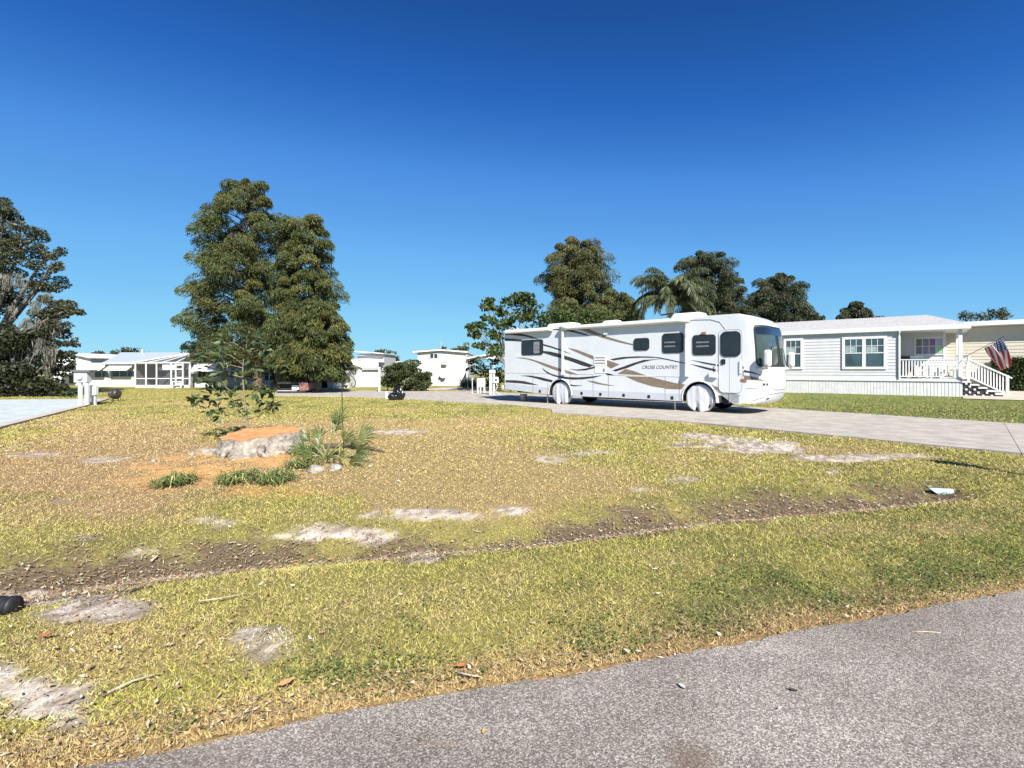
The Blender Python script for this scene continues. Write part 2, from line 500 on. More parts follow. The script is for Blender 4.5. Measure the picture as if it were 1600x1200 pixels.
# ---- asphalt road with its ragged edge
def asphalt():
    m = bpy.data.materials.new('asphalt')
    m.use_nodes = True
    n, l = m.node_tree.nodes, m.node_tree.links
    b = n['Principled BSDF']; b.inputs['Roughness'].default_value = 0.85; b.inputs['Specular IOR Level'].default_value = 0.25
    tc = n.new('ShaderNodeTexCoord')
    vo = n.new('ShaderNodeTexVoronoi'); vo.inputs['Scale'].default_value = 170
    nz = n.new('ShaderNodeTexNoise'); nz.inputs['Scale'].default_value = 90; nz.inputs['Detail'].default_value = 4
    big = n.new('ShaderNodeTexNoise'); big.inputs['Scale'].default_value = 1.1; big.inputs['Detail'].default_value = 6; big.inputs['Roughness'].default_value = 0.6
    for t in (vo, nz, big): l.new(tc.outputs['Object'], t.inputs['Vector'])
    r = n.new('ShaderNodeValToRGB')
    e = r.color_ramp.elements
    e[0].position = 0.0; e[0].color = (0.125, 0.115, 0.102, 1)
    e[1].position = 1.0; e[1].color = (0.54, 0.50, 0.45, 1)
    x = e.new(0.45); x.color = (0.225, 0.206, 0.184, 1)
    x = e.new(0.72); x.color = (0.35, 0.322, 0.288, 1)
    sep = n.new('ShaderNodeSeparateColor'); l.new(vo.outputs['Color'], sep.inputs[0])
    l.new(sep.outputs[0], r.inputs['Fac'])
    r2 = n.new('ShaderNodeValToRGB')
    r2.color_ramp.elements[0].position = 0.3; r2.color_ramp.elements[0].color = (0.66, 0.62, 0.58, 1)
    r2.color_ramp.elements[1].position = 0.65; r2.color_ramp.elements[1].color = (1.12, 1.08, 1.05, 1)
    l.new(big.outputs['Fac'], r2.inputs['Fac'])
    mx = n.new('ShaderNodeMix'); mx.data_type = 'RGBA'; mx.blend_type = 'MULTIPLY'; mx.inputs['Factor'].default_value = 1
    l.new(r.outputs[0], mx.inputs['A']); l.new(r2.outputs[0], mx.inputs['B'])
    # a few brown stains
    st = n.new('ShaderNodeTexNoise'); st.inputs['Scale'].default_value = 0.9; st.inputs['Detail'].default_value = 8
    mp = n.new('ShaderNodeMapping'); mp.inputs['Location'].default_value = (3.1, 7.7, 0); l.new(tc.outputs['Object'], mp.inputs[0]); l.new(mp.outputs[0], st.inputs['Vector'])
    sr = n.new('ShaderNodeMapRange'); sr.inputs['From Min'].default_value = 0.56; sr.inputs['From Max'].default_value = 0.74; sr.inputs['To Max'].default_value = 0.55
    l.new(st.outputs['Fac'], sr.inputs['Value'])
    m2 = n.new('ShaderNodeMix'); m2.data_type = 'RGBA'; l.new(sr.outputs[0], m2.inputs['Factor']); l.new(mx.outputs['Result'], m2.inputs['A']); m2.inputs['B'].default_value = (0.16, 0.105, 0.07, 1)
    # one brown oil stain and long worn bands along the road
    dn = n.new('ShaderNodeVectorMath'); dn.operation = 'DISTANCE'; sx_, sy_ = flat(1083, 1188)
    wob = n.new('ShaderNodeVectorMath'); wob.operation = 'MULTIPLY_ADD'; l.new(nz.outputs['Color'], wob.inputs[0]); wob.inputs[1].default_value = (.10, .10, 0); l.new(tc.outputs['Object'], wob.inputs[2])
    l.new(wob.outputs[0], dn.inputs[0]); dn.inputs[1].default_value = (sx_ + .05, sy_ + .05, 0.02)
    dr_ = n.new('ShaderNodeMapRange'); dr_.inputs['From Min'].default_value = .14; dr_.inputs['From Max'].default_value = .02; dr_.inputs['To Max'].default_value = .6
    l.new(dn.outputs['Value'], dr_.inputs['Value'])
    m3 = n.new('ShaderNodeMix'); m3.data_type = 'RGBA'; l.new(dr_.outputs[0], m3.inputs['Factor']); l.new(m2.outputs['Result'], m3.inputs['A']); m3.inputs['B'].default_value = (0.13, 0.08, 0.05, 1)
    bm_ = n.new('ShaderNodeMapping'); bm_.inputs['Rotation'].default_value = (0, 0, R(-17)); bm_.inputs['Scale'].default_value = (.12, 1.6, 1); l.new(tc.outputs['Object'], bm_.inputs[0])
    bn = n.new('ShaderNodeTexNoise'); bn.inputs['Scale'].default_value = 1.0; bn.inputs['Detail'].default_value = 5; l.new(bm_.outputs[0], bn.inputs['Vector'])
    br_ = n.new('ShaderNodeMapRange'); br_.inputs['From Min'].default_value = .3; br_.inputs['From Max'].default_value = .7; br_.inputs['To Min'].default_value = .82; br_.inputs['To Max'].default_value = 1.1; l.new(bn.outputs['Fac'], br_.inputs['Value'])
    sc_ = n.new('ShaderNodeVectorMath'); sc_.operation = 'SCALE'; l.new(m3.outputs['Result'], sc_.inputs[0]); l.new(br_.outputs[0], sc_.inputs['Scale'])
    l.new(sc_.outputs[0], b.inputs['Base Color'])
    bp = n.new('ShaderNodeBump'); bp.inputs['Strength'].default_value = 0.55; bp.inputs['Distance'].default_value = 0.006
    ad = n.new('ShaderNodeMath'); ad.operation = 'ADD'; l.new(sep.outputs[0], ad.inputs[0]); l.new(nz.outputs['Fac'], ad.inputs[1])
    l.new(ad.outputs[0], bp.inputs['Height']); l.new(bp.outputs['Normal'], b.inputs['Normal'])
    return m
rx = np.concatenate([np.arange(-40, -6, 0.5), np.arange(-6, 12, 0.03), np.arange(12, 62, 0.5)])
jit = (fbm(rx, rx * 0, 3.0, 77, 5) - 0.5) * 0.05 + (vnoise(rx, rx * 0, 16, 78) - 0.5) * 0.03
e0 = road_edge(rx) + jit
cols = [e0, e0 - 0.02, e0 - 0.5, e0 - 2, e0 - 4, road_edge(rx) - 6]
zz = [-0.03, 0.0, 0.006, 0.02, 0.012, -0.01]
V = np.stack([np.stack([rx, c_, np.full_like(rx, z_)], -1) for c_, z_ in zip(cols, zz)], 0)
k = len(rx)
ii = np.arange(6 * k).reshape(6, k)
Q = np.stack([ii[1:, :-1], ii[1:, 1:], ii[:-1, 1:], ii[:-1, :-1]], -1).reshape(-1, 4)
tag(mesh_np('road', V.reshape(-1, 3), Q, asphalt()), kind='structure')

# ---- concrete slabs
def concrete(name, col, stain, rough=0.85):
    m = mat(name, col, rough=rough, var=0.2, scale=2.2, bump=0.25, bscale=40, col2=stain, spec=0.25)
    return m
m_conc = concrete('driveway_concrete', (0.47, 0.43, 0.37), (0.29, 0.26, 0.22))
m_conc_w = concrete('pale_concrete', (0.50, 0.45, 0.38), (0.38, 0.34, 0.28))
m_pad = concrete('painted_pad', (0.52, 0.57, 0.56), (0.34, 0.385, 0.38))
def slabs(name, poly, cuts, top, thick, m, slab_name='concrete_slab', gap=0.005):
    """one object per slab: the outline cut along lines (point, direction)"""
    root = bpy.data.objects.new(name, None)
    C.objects.link(root)
    tag(root, kind='structure')
    def make():
        bm = bmesh.new()
        vs = [bm.verts.new((x, y, top)) for x, y in poly]
        bm.faces.new(vs)
        bmesh.ops.triangulate(bm, faces=bm.faces[:])
        return bm
    bounds = [None] + cuts + [None]
    for a, b in zip(bounds[:-1], bounds[1:]):
        bm = make()
        for cut, sgn in ((a, 1), (b, -1)):
            if cut is None: continue
            p, nrm = Vector((*cut[0], top)), Vector((*cut[1], 0)).normalized()
            bmesh.ops.bisect_plane(bm, geom=bm.verts[:] + bm.edges[:] + bm.faces[:], plane_co=p + nrm * sgn * gap, plane_no=nrm, clear_inner=sgn > 0, clear_outer=sgn < 0)
        if not bm.faces:
            bm.free(); continue
        bmesh.ops.dissolve_limit(bm, angle_limit=0.01, verts=bm.verts[:], edges=bm.edges[:])
        r_ = bmesh.ops.extrude_face_region(bm, geom=bm.faces[:])
        bmesh.ops.translate(bm, verts=[v for v in r_['geom'] if isinstance(v, bmesh.types.BMVert)], vec=(0, 0, -thick))
        bmesh.ops.recalc_face_normals(bm, faces=bm.faces[:])
        me = bpy.data.meshes.new(slab_name)
        bm.to_mesh(me); bm.free()
        me.materials.append(m)
        o = bpy.data.objects.new(slab_name, me)
        C.objects.link(o); o.parent = root
    return root
ax = np.array((0.743, -0.669))
cuts = [((flat(px, py)), tuple(ax)) for px, py in [(560, 616), (700, 620), (790, 628), (863, 643), (1010, 650), (1120, 655), (1225, 668), (1400, 680), (1590, 700)]]
slabs('driveway', DRIVE, cuts, 0.035, 0.12, m_conc)
pv = np.array(PAD_L[2]) - np.array(PAD_L[1]); pn = (pv / np.linalg.norm(pv))
slabs('concrete_pad', PAD_L, [(flat(30, 660), tuple(pn)), (flat(95, 644), tuple(pn))], 0.035, 0.12, m_pad, gap=0.02)
# pale edging strip along the pad
b = MB()
for (p, q) in zip(PAD_L[0:3], PAD_L[1:4]):
    b.bar((p[0], p[1], 0.03), (q[0], q[1], 0.03), 0.28, 0.06)
tag(b.build('pad_edging', m_conc_w), kind='structure')
# concrete beside the grey house, following the rise
lx, ly = np.meshgrid(np.linspace(7.72, 30, 40), np.linspace(-0.75, 2.6, 12))
wx, wy = HA[0] + lx * HD[0] + ly * HN[0], HA[1] + lx * HD[1] + ly * HN[1]
wz = ground_z(wx.ravel(), wy.ravel()).reshape(wx.shape) + 0.03
ii = np.arange(lx.size).reshape(lx.shape)
Q = np.stack([ii[:-1, :-1], ii[:-1, 1:], ii[1:, 1:], ii[1:, :-1]], -1).reshape(-1, 4)
tag(mesh_np('house_driveway', np.stack([wx.ravel(), wy.ravel(), wz.ravel()], -1), Q, m_conc_w, smooth=True), kind='structure')
# strip of concrete in front of the far white buildings
b = MB()
b.add([(*flat(650, 609.5), 0.02), (*flat(760, 611), 0.02), (*flat(768, 606), 0.02), (*flat(690, 606), 0.02)], [(0, 1, 2, 3)])
tag(b.build('far_path', m_conc_w), kind='structure')

# ================================================================== GRASS AND LITTER
def blocked(x, y):
    e = y - road_edge(x)
    lx_ = (x - HA[0]) * HD[0] + (y - HA[1]) * HD[1]
    ly_ = (x - HA[0]) * HN[0] + (y - HA[1]) * HN[1]
    hs = (ly_ > -0.05) | ((lx_ > 7.7) & (ly_ > -0.8))
    return (e < -0.035) | poly_in(x, y, DRIVE) | poly_in(x, y, PAD_L) | (hs & (x > 8))
N = 680000
Zs = np.exp(rng.uniform(math.log(1.75), math.log(40), N))
Xs = Zs * rng.uniform(-1.12, 1.12, N)
cc, sand, straw, dirt, saw, edge, zz_ = cover(Xs, Zs)
keep = ~blocked(Xs, Zs) & (rng.random(N) > np.clip(sand * 1.1 + dirt * 0.9 + saw * 1.05 + straw * 0.2, 0, 0.97))
Xs, Zs, cc, zz_, straw, edge = Xs[keep], Zs[keep], cc[keep], zz_[keep], straw[keep], edge[keep]
n = len(Xs)
size = np.clip(Zs / 5.0, 0.75, 2.6)
hgt = rng.uniform(0.012, 0.034, n) * size ** 0.55 * (1 - 0.35 * straw)
wid = rng.uniform(0.005, 0.012, n) * size
th = rng.uniform(0, 2 * math.pi, n)
lean = rng.uniform(0.4, 2.2, n)
la = rng.uniform(0, 2 * math.pi, n)
base = np.stack([Xs, Zs, zz_ - 0.004], -1)
side = np.stack([np.cos(th), np.sin(th), 0 * th], -1) * wid[:, None] * 0.5
tip = base + np.stack([np.cos(la) * lean * hgt, np.sin(la) * lean * hgt, hgt], -1)
V = np.stack([base - side, base + side, tip], 1).reshape(-1, 3)
Fc = np.arange(3 * n).reshape(n, 3)
tone = rng.uniform(0.7, 1.75, n)[:, None]
dry = (rng.random(n) < 0.25 + 0.45 * straw)[:, None]
bc = np.where(dry, np.array([0.49, 0.385, 0.18]) * rng.uniform(0.55, 1.15, n)[:, None], cc * tone * np.array([1.05, 1.08, 0.95]))
gm_ = tint_mat('grass_blade', rough=0.7, fine=3.0, amp=0.12, bump=0.0)
tag(mesh_np('grass', V, Fc, gm_, col=np.repeat(bc, 3, 0)), 'short patchy yellow-green lawn grass with dry straw-coloured areas', 'grass', kind='stuff')

# taller dark clover and weed sprigs along the road verge
N = 34000
Xs = rng.uniform(-1.5, 6.0, N); Zs = road_edge(Xs) + rng.gamma(2.0, 0.28, N)
cl = fbm(Xs, Zs, 2.2, 91)
keep = (cl + 0.05 * Xs + rng.normal(0, .07, N) > 0.60) & (Zs < 7) & ~blocked(Xs, Zs)
Xs, Zs = Xs[keep], Zs[keep]
n = len(Xs)
hh = rng.uniform(0.02, 0.075, n); th = rng.uniform(0, 6.28, n); wd = rng.uniform(0.005, 0.011, n)
c0 = np.stack([Xs, Zs, ground_z(Xs, Zs) + hh * 0.5], -1)
u = np.stack([np.cos(th), np.sin(th), rng.uniform(-.3, .5, n)], -1) * wd[:, None]
v = np.stack([-np.sin(th), np.cos(th), rng.uniform(-.3, .5, n)], -1) * wd[:, None] * 0.7
V = np.stack([c0 - u, c0 - v, c0 + u, c0 + v], 1).reshape(-1, 3)
tag(mesh_np('verge_weeds', V, np.arange(4 * n).reshape(n, 4), gm_, col=np.repeat(np.array([[0.10, 0.135, 0.035]]) * rng.uniform(0.6, 1.6, n)[:, None], 4, 0)), 'dark green low weeds and clover along the asphalt edge', 'weeds', kind='stuff')

# dead leaves and thatch: thick in the ditch and on the left, thin elsewhere
def litter(name, label, N, smin, smax, palette, prob, zmax, wr=(.2, .5)):
    Zs = np.exp(rng.uniform(math.log(1.75), math.log(zmax), N))
    Xs = Zs * rng.uniform(-1.12, 1.12, N)
    c_, sand, straw, dirt, saw, edge, z_ = cover(Xs, Zs)
    px = 800 + Xs / Zs * F
    p = prob(px, Zs, sand, straw, dirt, saw, edge)
    keep = (rng.random(N) < p) & ~blocked(Xs, Zs)
    Xs, Zs, z_ = Xs[keep], Zs[keep], z_[keep]
    n = len(Xs)
    L = rng.uniform(smin, smax, n) * np.clip(Zs / 6, 0.8, 1.8); W = L * rng.uniform(*wr, n)
    th = rng.uniform(0, 6.28, n)
    u = np.stack([np.cos(th), np.sin(th), rng.uniform(-.35, .35, n)], -1) * L[:, None] * .5
    v = np.stack([-np.sin(th), np.cos(th), rng.uniform(-.5, .5, n)], -1) * W[:, None] * .5
    c0 = np.stack([Xs, Zs, z_ + 0.016 + rng.uniform(0, 0.02, n)], -1)
    curl = np.array([0, 0, 1.0]) * (L * rng.uniform(-.1, .25, n))[:, None]
    V = np.stack([c0 - u + curl, c0 - v, c0 + u + curl * 0.7, c0 + v], 1).reshape(-1, 3)
    i = np.arange(n)[:, None] * 4
    Fc = np.concatenate([i + np.array([[0, 1, 3]]), i + np.array([[1, 2, 3]])], 0)
    pal = np.array(palette)[rng.integers(0, len(palette), n)] * rng.uniform(0.6, 1.2, n)[:, None]
    return tag(mesh_np(name, V, Fc, gm_, col=np.repeat(pal, 4, 0)), label, 'leaves', kind='stuff')
litter('fallen_leaves', 'dead tan and brown leaves littering the shallow ditch and lawn', 100000, 0.018, 0.055,
       [(.42, .30, .17), (.30, .19, .10), (.55, .44, .29), (.20, .13, .085), (.62, .53, .40), (.40, .20, .08)],
       lambda px, Z, sand, straw, dirt, saw, edge: np.clip(dirt * 0.8 + edge * 0.07 + 0.012 + 0.05 * straw + 0.035 * (px < 420) * (Z < 3.6) + .10 * saw, 0, 1), 16)
litter('dry_thatch', 'short dry stems and thatch scattered over the lawn', 120000, 0.02, 0.05,
       [(.58, .46, .27), (.47, .36, .2), (.36, .27, .16), (.24, .17, .11)],
       lambda px, Z, sand, straw, dirt, saw, edge: np.clip(0.12 + straw * 0.4 + dirt * 0.4 + edge * .5, 0, 1) * .8, 22, (.07, .2))

litter('dead_stems', 'long dry stems and twigs matted in the bottom of the ditch', 60000, 0.06, 0.15,
       [(.40, .31, .21), (.26, .19, .13), (.15, .11, .08), (.5, .42, .31)],
       lambda px, Z, sand, straw, dirt, saw, edge: np.clip(dirt * .55 + edge * .03 + .001, 0, 1), 9, (.03, .08))
# single sticks and leaves that lie on their own
m_twig = mat('bleached_twig', (0.52, 0.44, 0.33), rough=0.9, var=0.25, scale=30)
m_twig_d = mat('dark_twig', (0.20, 0.15, 0.11), rough=0.9, var=0.25, scale=30)
def stick(name, label, pts, r, m, z=0.012):
    b = MB()
    ps = []
    for px, py in pts:
        g = G(px, py)
        e = g.y - float(road_edge(g.x))
        ps.append((g.x, g.y, (max(g.z, 0.004) if e < 0 else g.z + z) + r))
    b.tube(ps, [r] * (len(ps) - 1) + [r * 0.5], 6)
    return tag(b.build(name, m, smooth=True), label, 'stick')
stick('stick', 'pale bleached forked stick lying in the dirt of the ditch', [(236, 884), (242, 879), (249, 873)], 0.009, m_twig, 0.03)
stick('stick', 'long thin straw-coloured stem lying across the grass above the bare grey patch', [(168, 1094), (205, 1076), (248, 1063)], 0.004, m_twig, 0.03)
stick('stick', 'thin dry reed lying in the yellow-green grass beside the ditch', [(310, 948), (345, 943), (375, 937)], 0.004, m_twig, 0.03)
stick('stick', 'thin straw lying on the right of the asphalt road', [(1424, 997), (1450, 997), (1470, 999)], 0.003, m_twig)
stick('stick', 'dark curved twig lying on the asphalt near the bottom of the road', [(648, 1168), (680, 1178), (712, 1178), (730, 1172)], 0.002, m_twig_d)
stick('stick', 'dry fallen stem at the edge of the asphalt', [(716, 1062), (735, 1066), (752, 1069)], 0.004, m_twig, 0.03)
def big_leaf(label, px, py, L, col, rz, up=0.010):
    g = G(px, py)
    e = g.y - float(road_edge(g.x))
    b = MB()
    prof = [(-.5, 0, .012), (-.2, .2, 0), (.15, .22, 0), (.5, 0, .02)]
    vs = [(-.5 * L, 0, .14 * L), (-.2 * L, .19 * L, .10 * L), (-.2 * L, 0, 0), (-.2 * L, -.19 * L, .10 * L), (.15 * L, .2 * L, .12 * L), (.15 * L, 0, .02 * L), (.15 * L, -.2 * L, .12 * L), (.5 * L, 0, .2 * L)]
    b.add(vs, [(0, 2, 1), (0, 3, 2), (1, 2, 5, 4), (2, 3, 6, 5), (4, 5, 7), (5, 6, 7)])
    o = b.build('fallen_leaf', mat('leaf_%.2f_%.2f' % (col[0], col[1]), col, rough=0.7, var=0.2, scale=25))
    o.location = (g.x, g.y, (0.012 if e < 0 else g.z + 0.035)); o.rotation_euler = (0, 0, rz)
    return tag(o, label, 'leaf')
big_leaf('dark curled leaf lying alone in the middle of the asphalt', 1240, 1093, 0.045, (0.05, 0.04, 0.03), 2.7)
big_leaf('small white leaf or chip on the asphalt below the dark leaf', 1219, 1122, 0.03, (0.62, 0.58, 0.5), 0.4)
big_leaf('small orange-yellow leaf lying on the asphalt near the bottom edge', 756, 1160, 0.04, (0.55, 0.33, 0.13), 1.5)
big_leaf('pale grey leaf lying on the asphalt near the grass edge', 1067, 1088, 0.05, (0.45, 0.42, 0.36), 2.2)
big_leaf('rust-red leaf in the grass just above the road edge', 722, 1052, 0.07, (0.40, 0.15, 0.06), 0.2)
big_leaf('red-brown leaf in the grass between the two bare sandy patches', 72, 1003, 0.075, (0.36, 0.12, 0.06), 0.3)
big_leaf('orange-brown long leaf in the verge left of centre', 446, 1081, 0.09, (0.50, 0.25, 0.11), 0.7)

# ================================================================== MOTORHOME
RV_ANG = math.atan2(-0.669, 0.743)
RVO = Vector((0.09375 * 21.84, 21.84, 0.035))      # ground under the rear wheel, on the near side
rvx = Vector((math.cos(RV_ANG), math.sin(RV_ANG), 0)); rvn = Vector((-rvx.y, rvx.x, 0))
def side_map(O, dx, nrm, depth=0.0):
    """photo pixel -> (along, up) on the vertical plane through O (+depth along nrm)"""
    O2 = O + nrm * depth
    def f(px, py):
        k_ = (px - 800) / F
        # O2.x + s dx.x = k (O2.y + s dx.y)
        s_ = (k_ * O2.y - O2.x) / (dx.x - k_ * dx.y)
        Z = O2.y + s_ * dx.y
        return s_, CAM_H - (py - HZ) / F * Z - O.z
    return f
RV = side_map(RVO, rvx, rvn)
def zA(x, y): return RV(760 + x / 6.667, 480 + y / 6.667)
def zB(x, y): return RV(840 + x / 6.4, 490 + y / 6.4)
def zC(x, y): return RV(980 + x / 6.154, 480 + y / 6.154)

m_rv = mat('rv_white_gelcoat', (0.595, 0.62, 0.64), rough=0.28, var=0.03, scale=1.5, spec=0.5, coat=0.3)
m_rv2 = mat('rv_lower_grey', (0.48, 0.505, 0.54), rough=0.3, var=0.03, scale=1.5, spec=0.5, coat=0.3)
m_white = mat('white_plastic', (0.68, 0.68, 0.66), rough=0.4, var=0.05, scale=4)
m_dk = mat('stripe_dark_brown', (0.04, 0.033, 0.035), rough=0.4, var=0.1, scale=3)
m_tan = mat('stripe_tan', (0.215, 0.165, 0.118), rough=0.4, var=0.1, scale=3)
m_rub = mat('black_rubber', (0.02, 0.02, 0.022), rough=0.55, var=0.2, scale=20)
m_gl = glass('rv_glass', (0.02, 0.025, 0.03), spec=.45)
m_wsg = glass('windshield_glass', (0.05, 0.07, 0.062))
m_line = mat('panel_gap', (0.12, 0.12, 0.125), rough=0.6)
m_under = mat('chassis_black', (0.025, 0.025, 0.025), rough=0.8, var=0.3)
m_cover = mat('wheel_cover_vinyl', (0.52, 0.53, 0.56), rough=0.5, var=0.03, scale=5, bump=0.15, bscale=6)
m_amber = mat('amber_lens', (0.35, 0.14, 0.05), rough=0.25)
m_chrome = mat('dull_chrome', (0.5, 0.5, 0.5), rough=0.25, metal=0.8)

rv = thing('motorhome', 'long white motorhome with brown and tan swoosh stripes parked on the concrete driveway', 'motorhome', RVO, RV_ANG)
S0 = RV(788.5, 560)[0]
S1 = 7.35
WID = 2.5
ZT = 3.33
WB = RV(1092, 643)[0]
RW = 0.475
zr, zf = 0.40, 0.34
def arch(cx, r, zb):
    a0 = math.asin(max(-1, min(1, (zb - RW) / r)))
    return [(cx + r * math.cos(t), RW + r * math.sin(t)) for t in np.linspace(a0, math.pi - a0, 15)]
zb = lambda s_: np.interp(s_, [S0, -1.2, 1.0, 7.35], [0.56, 0.42, 0.37, 0.33])
prof = [(S0, 0.58), (S0, ZT), (S1, ZT), (S1, 0.36)]
dR = zC(870, 870)
sA, sB = zC(872, 900)[0], zC(1100, 900)[0]
prof += [(7.25, 0.34), (sB, 0.34), (sB, 0.60), (max(sA, WB + .64), 0.60), (max(sA, WB + .64), 0.34)]
prof += [(x, z) for x, z in arch(WB, 0.60, 0.34)]
prof += [(x, z) for x, z in arch(0.0, 0.60, 0.40)]
b = MB().prism(prof, 0, WID)
body = b.build('body', m_rv, rv, bevel=0.07)
# lower skirt band, slightly proud and greyer
b = MB()
def strip(poly, mb, d0=-0.004, d1=0.001):
    mb.prism(poly, d0, d1)
for x0, x1 in [(S0 + .02, -0.62), (0.62, WB - 0.62)]:
    ss = np.linspace(x0, x1, 6)
    strip([(s_, float(zb(s_)) + 0.01) for s_ in ss] + [(s_, float(zb(s_)) + 0.27 + .02 * (s_ < 0)) for s_ in ss[::-1]], b)
b.build('lower_band', m_rv2, rv)
# ---- underbody
b = MB()
b.box(S0 + 0.5, 7.1, 0.35, WID - 0.35, 0.42, 0.60)
b.box(0.8, WB - 0.9, 0.5, 0.9, 0.28, 0.5)
b.tube([(0, 0.2, RW), (0, WID - .2, RW)], 0.1, 10)
b.tube([(WB, 0.2, RW), (WB, WID - .2, RW)], 0.1, 10)
b.box(WB + 0.75, WB + 1.15, 0.25, 1.2, 0.30, 0.45)
b.build('chassis', m_under, rv)
# ---- front cap: rounded shell from the side edge to the nose
zs_k = [0.36, 0.42, 0.55, 0.80, 1.10, 1.42, 1.56, 2.2, 2.75, 2.92, 3.06, 3.18, 3.27, 3.33]
sf_k = [7.98, 8.10, 8.20, 8.27, 8.29, 8.26, 8.24, 8.19, 8.11, 8.06, 7.97, 7.83, 7.64, 7.352]
def cap_pt(th, z, off=0.0):
    sf = float(np.interp(z, zs_k, sf_k))
    hw = WID / 2 - (0 if z < 3.2 else 0.10 * ((z - 3.2) / 0.13) ** 2)
    sn, cs = math.sin(th), max(0.0, math.cos(th))
    u = math.copysign(abs(sn) ** 0.46, sn); r = cs ** 0.52
    return (S1 + (sf - S1) * r + off * (0.35 + .65 * r), WID / 2 + (hw + off * 0.8) * u, z)
def cap_patch(mb, t0, t1, zlo, zhi, off, nt=28, nz_=14, rnd=0.0, zlist=None):
    zl = zlist if zlist else list(np.linspace(zlo, zhi, nz_))
    k0 = len(mb.v)
    for z in zl:
        e_ = min(z - zl[0], zl[-1] - z)
        cut = 0.0
        if rnd and e_ < rnd:
            cut = (1 - math.sqrt(max(0, 1 - ((rnd - e_) / rnd) ** 2))) * 0.14
        for t in np.linspace(t0 + cut, t1 - cut, nt):
            mb.v.append(cap_pt(t, z, off))
    for i in range(len(zl) - 1):
        for j in range(nt - 1):
            q = k0 + i * nt + j
            mb.f.append((q, q + 1, q + nt + 1, q + nt)); mb.mi.append(0)
    return mb
hp = math.pi / 2
b = cap_patch(MB(), -hp, hp, 0, 0, 0, nt=41, zlist=[.36, .42, .5, .6, .8, .95, 1.1, 1.3, 1.42, 1.56, 1.8, 2.0, 2.3, 2.6, 2.75, 2.85, 2.92, 3.0, 3.06, 3.12, 3.18, 3.23, 3.27, 3.30, 3.33])
cap = b.build('front_cap', m_rv, rv, smooth=True)
tw = 1.22
b = cap_patch(MB(), -tw, tw, 1.57, 2.93, 0.012, nt=40, nz_=26, rnd=0.2)
ws = b.build('windshield', m_rub, rv, smooth=True)
for a_, b_ in ((-tw + 0.05, -0.012), (0.012, tw - 0.05)):
    cap_patch(MB(), a_, b_, 1.62, 2.87, 0.020, nt=24, nz_=24, rnd=0.16).build('pane', m_wsg, ws, smooth=True)
cap_patch(MB(), -tw + .08, tw - .08, 2.62, 2.86, 0.024, nt=30, nz_=8, rnd=.05).build('sun_visor', glass('visor_tint', (.012, .016, .03)), ws, smooth=True)
# wipers
for t_ in (-0.75, 0.35):
    b = MB()
    p0, p1 = Vector(cap_pt(t_, 1.62, .05)), Vector(cap_pt(t_ + .45, 2.25, .05))
    b.tube([p0, p1], 0.012, 6)
    b.build('wiper', m_rub, ws)
# stripes that run on round the nose
for (z0, z1, t0_, t1_, mm) in ((1.395, 1.46, -hp + .03, -0.95, m_dk), (1.16, 1.29, -hp + .03, -0.75, m_tan)):
    bb = MB()
    k = 14
    for i in range(k + 1):
        f_ = i / k
        t_ = t0_ + (t1_ - t0_) * f_
        dz = -0.20 * f_
        hi_ = z1 + dz; lo_ = z1 + dz - (z1 - z0) * (1 - f_) - 0.002
        bb.v += [cap_pt(t_, lo_, .008), cap_pt(t_, hi_, .008)]
    for i in range(k):
        bb.f.append((2 * i, 2 * i + 2, 2 * i + 3, 2 * i + 1)); bb.mi.append(0)
    bb.build('stripe', mm, rv)
# headlamps, grille lines, bumper seam, fog lamps
m_lens = mat('lamp_lens', (0.45, 0.47, 0.5), rough=0.12, spec=0.8)
for sgn in (-1, 1):
    h = cap_patch(MB(), *sorted((sgn * 1.05, sgn * 0.62)), 0.93, 1.06, 0.012, nt=12, nz_=8, rnd=0.06).build('headlamp', m_lens, rv, smooth=True)
    cap_patch(MB(), *sorted((sgn * 0.98, sgn * 0.86)), 0.965, 1.03, 0.02, nt=6, nz_=6, rnd=0.03).build('lens', m_gl, h, smooth=True)
    cap_patch(MB(), *sorted((sgn * 0.8, sgn * 0.70)), 0.965, 1.03, 0.02, nt=6, nz_=6, rnd=0.03).build('lens', m_gl, h, smooth=True)
    cap_patch(MB(), *sorted((sgn * 0.62, sgn * 0.42)), 0.50, 0.56, 0.014, nt=10, nz_=6, rnd=0.03).build('fog_lamp', m_gl, rv, smooth=True)
b = MB()
def cap_line(pts, r):
    ps = []
    for (t0, z0), (t1, z1) in zip(pts[:-1], pts[1:]):
        for f_ in np.linspace(0, 1, 7)[:-1]:
            ps.append(cap_pt(t0 + (t1 - t0) * f_, z0 + (z1 - z0) * f_, 0.002))
    ps.append(cap_pt(*pts[-1], 0.002))
    b.tube(ps, r, 5)
cap_line([(-1.25, .47), (-0.9, .56), (-.5, .66), (0, .69), (.5, .66), (1.1, .5)], 0.008)
cap_line([(-0.52, 1.50), (-.5, 1.1), (-.38, .86), (-.15, .80), (.15, .80), (.38, .86), (.5, 1.1), (.52, 1.50)], 0.008)
cap_line([(-.5, 1.40), (0, 1.42), (.5, 1.40)], 0.006)
cap_line([(-1.5, .86), (-1.2, .86), (-.95, .88)], 0.005)
b.build('panel_seam', m_line, rv)
cap_patch(MB(), -0.30, 0.30, 0.90, 1.30, 0.006, nt=10, nz_=8, rnd=.05).build('grille', mat('grille_grey', (0.5, 0.5, 0.5), rough=.5), rv, smooth=True)
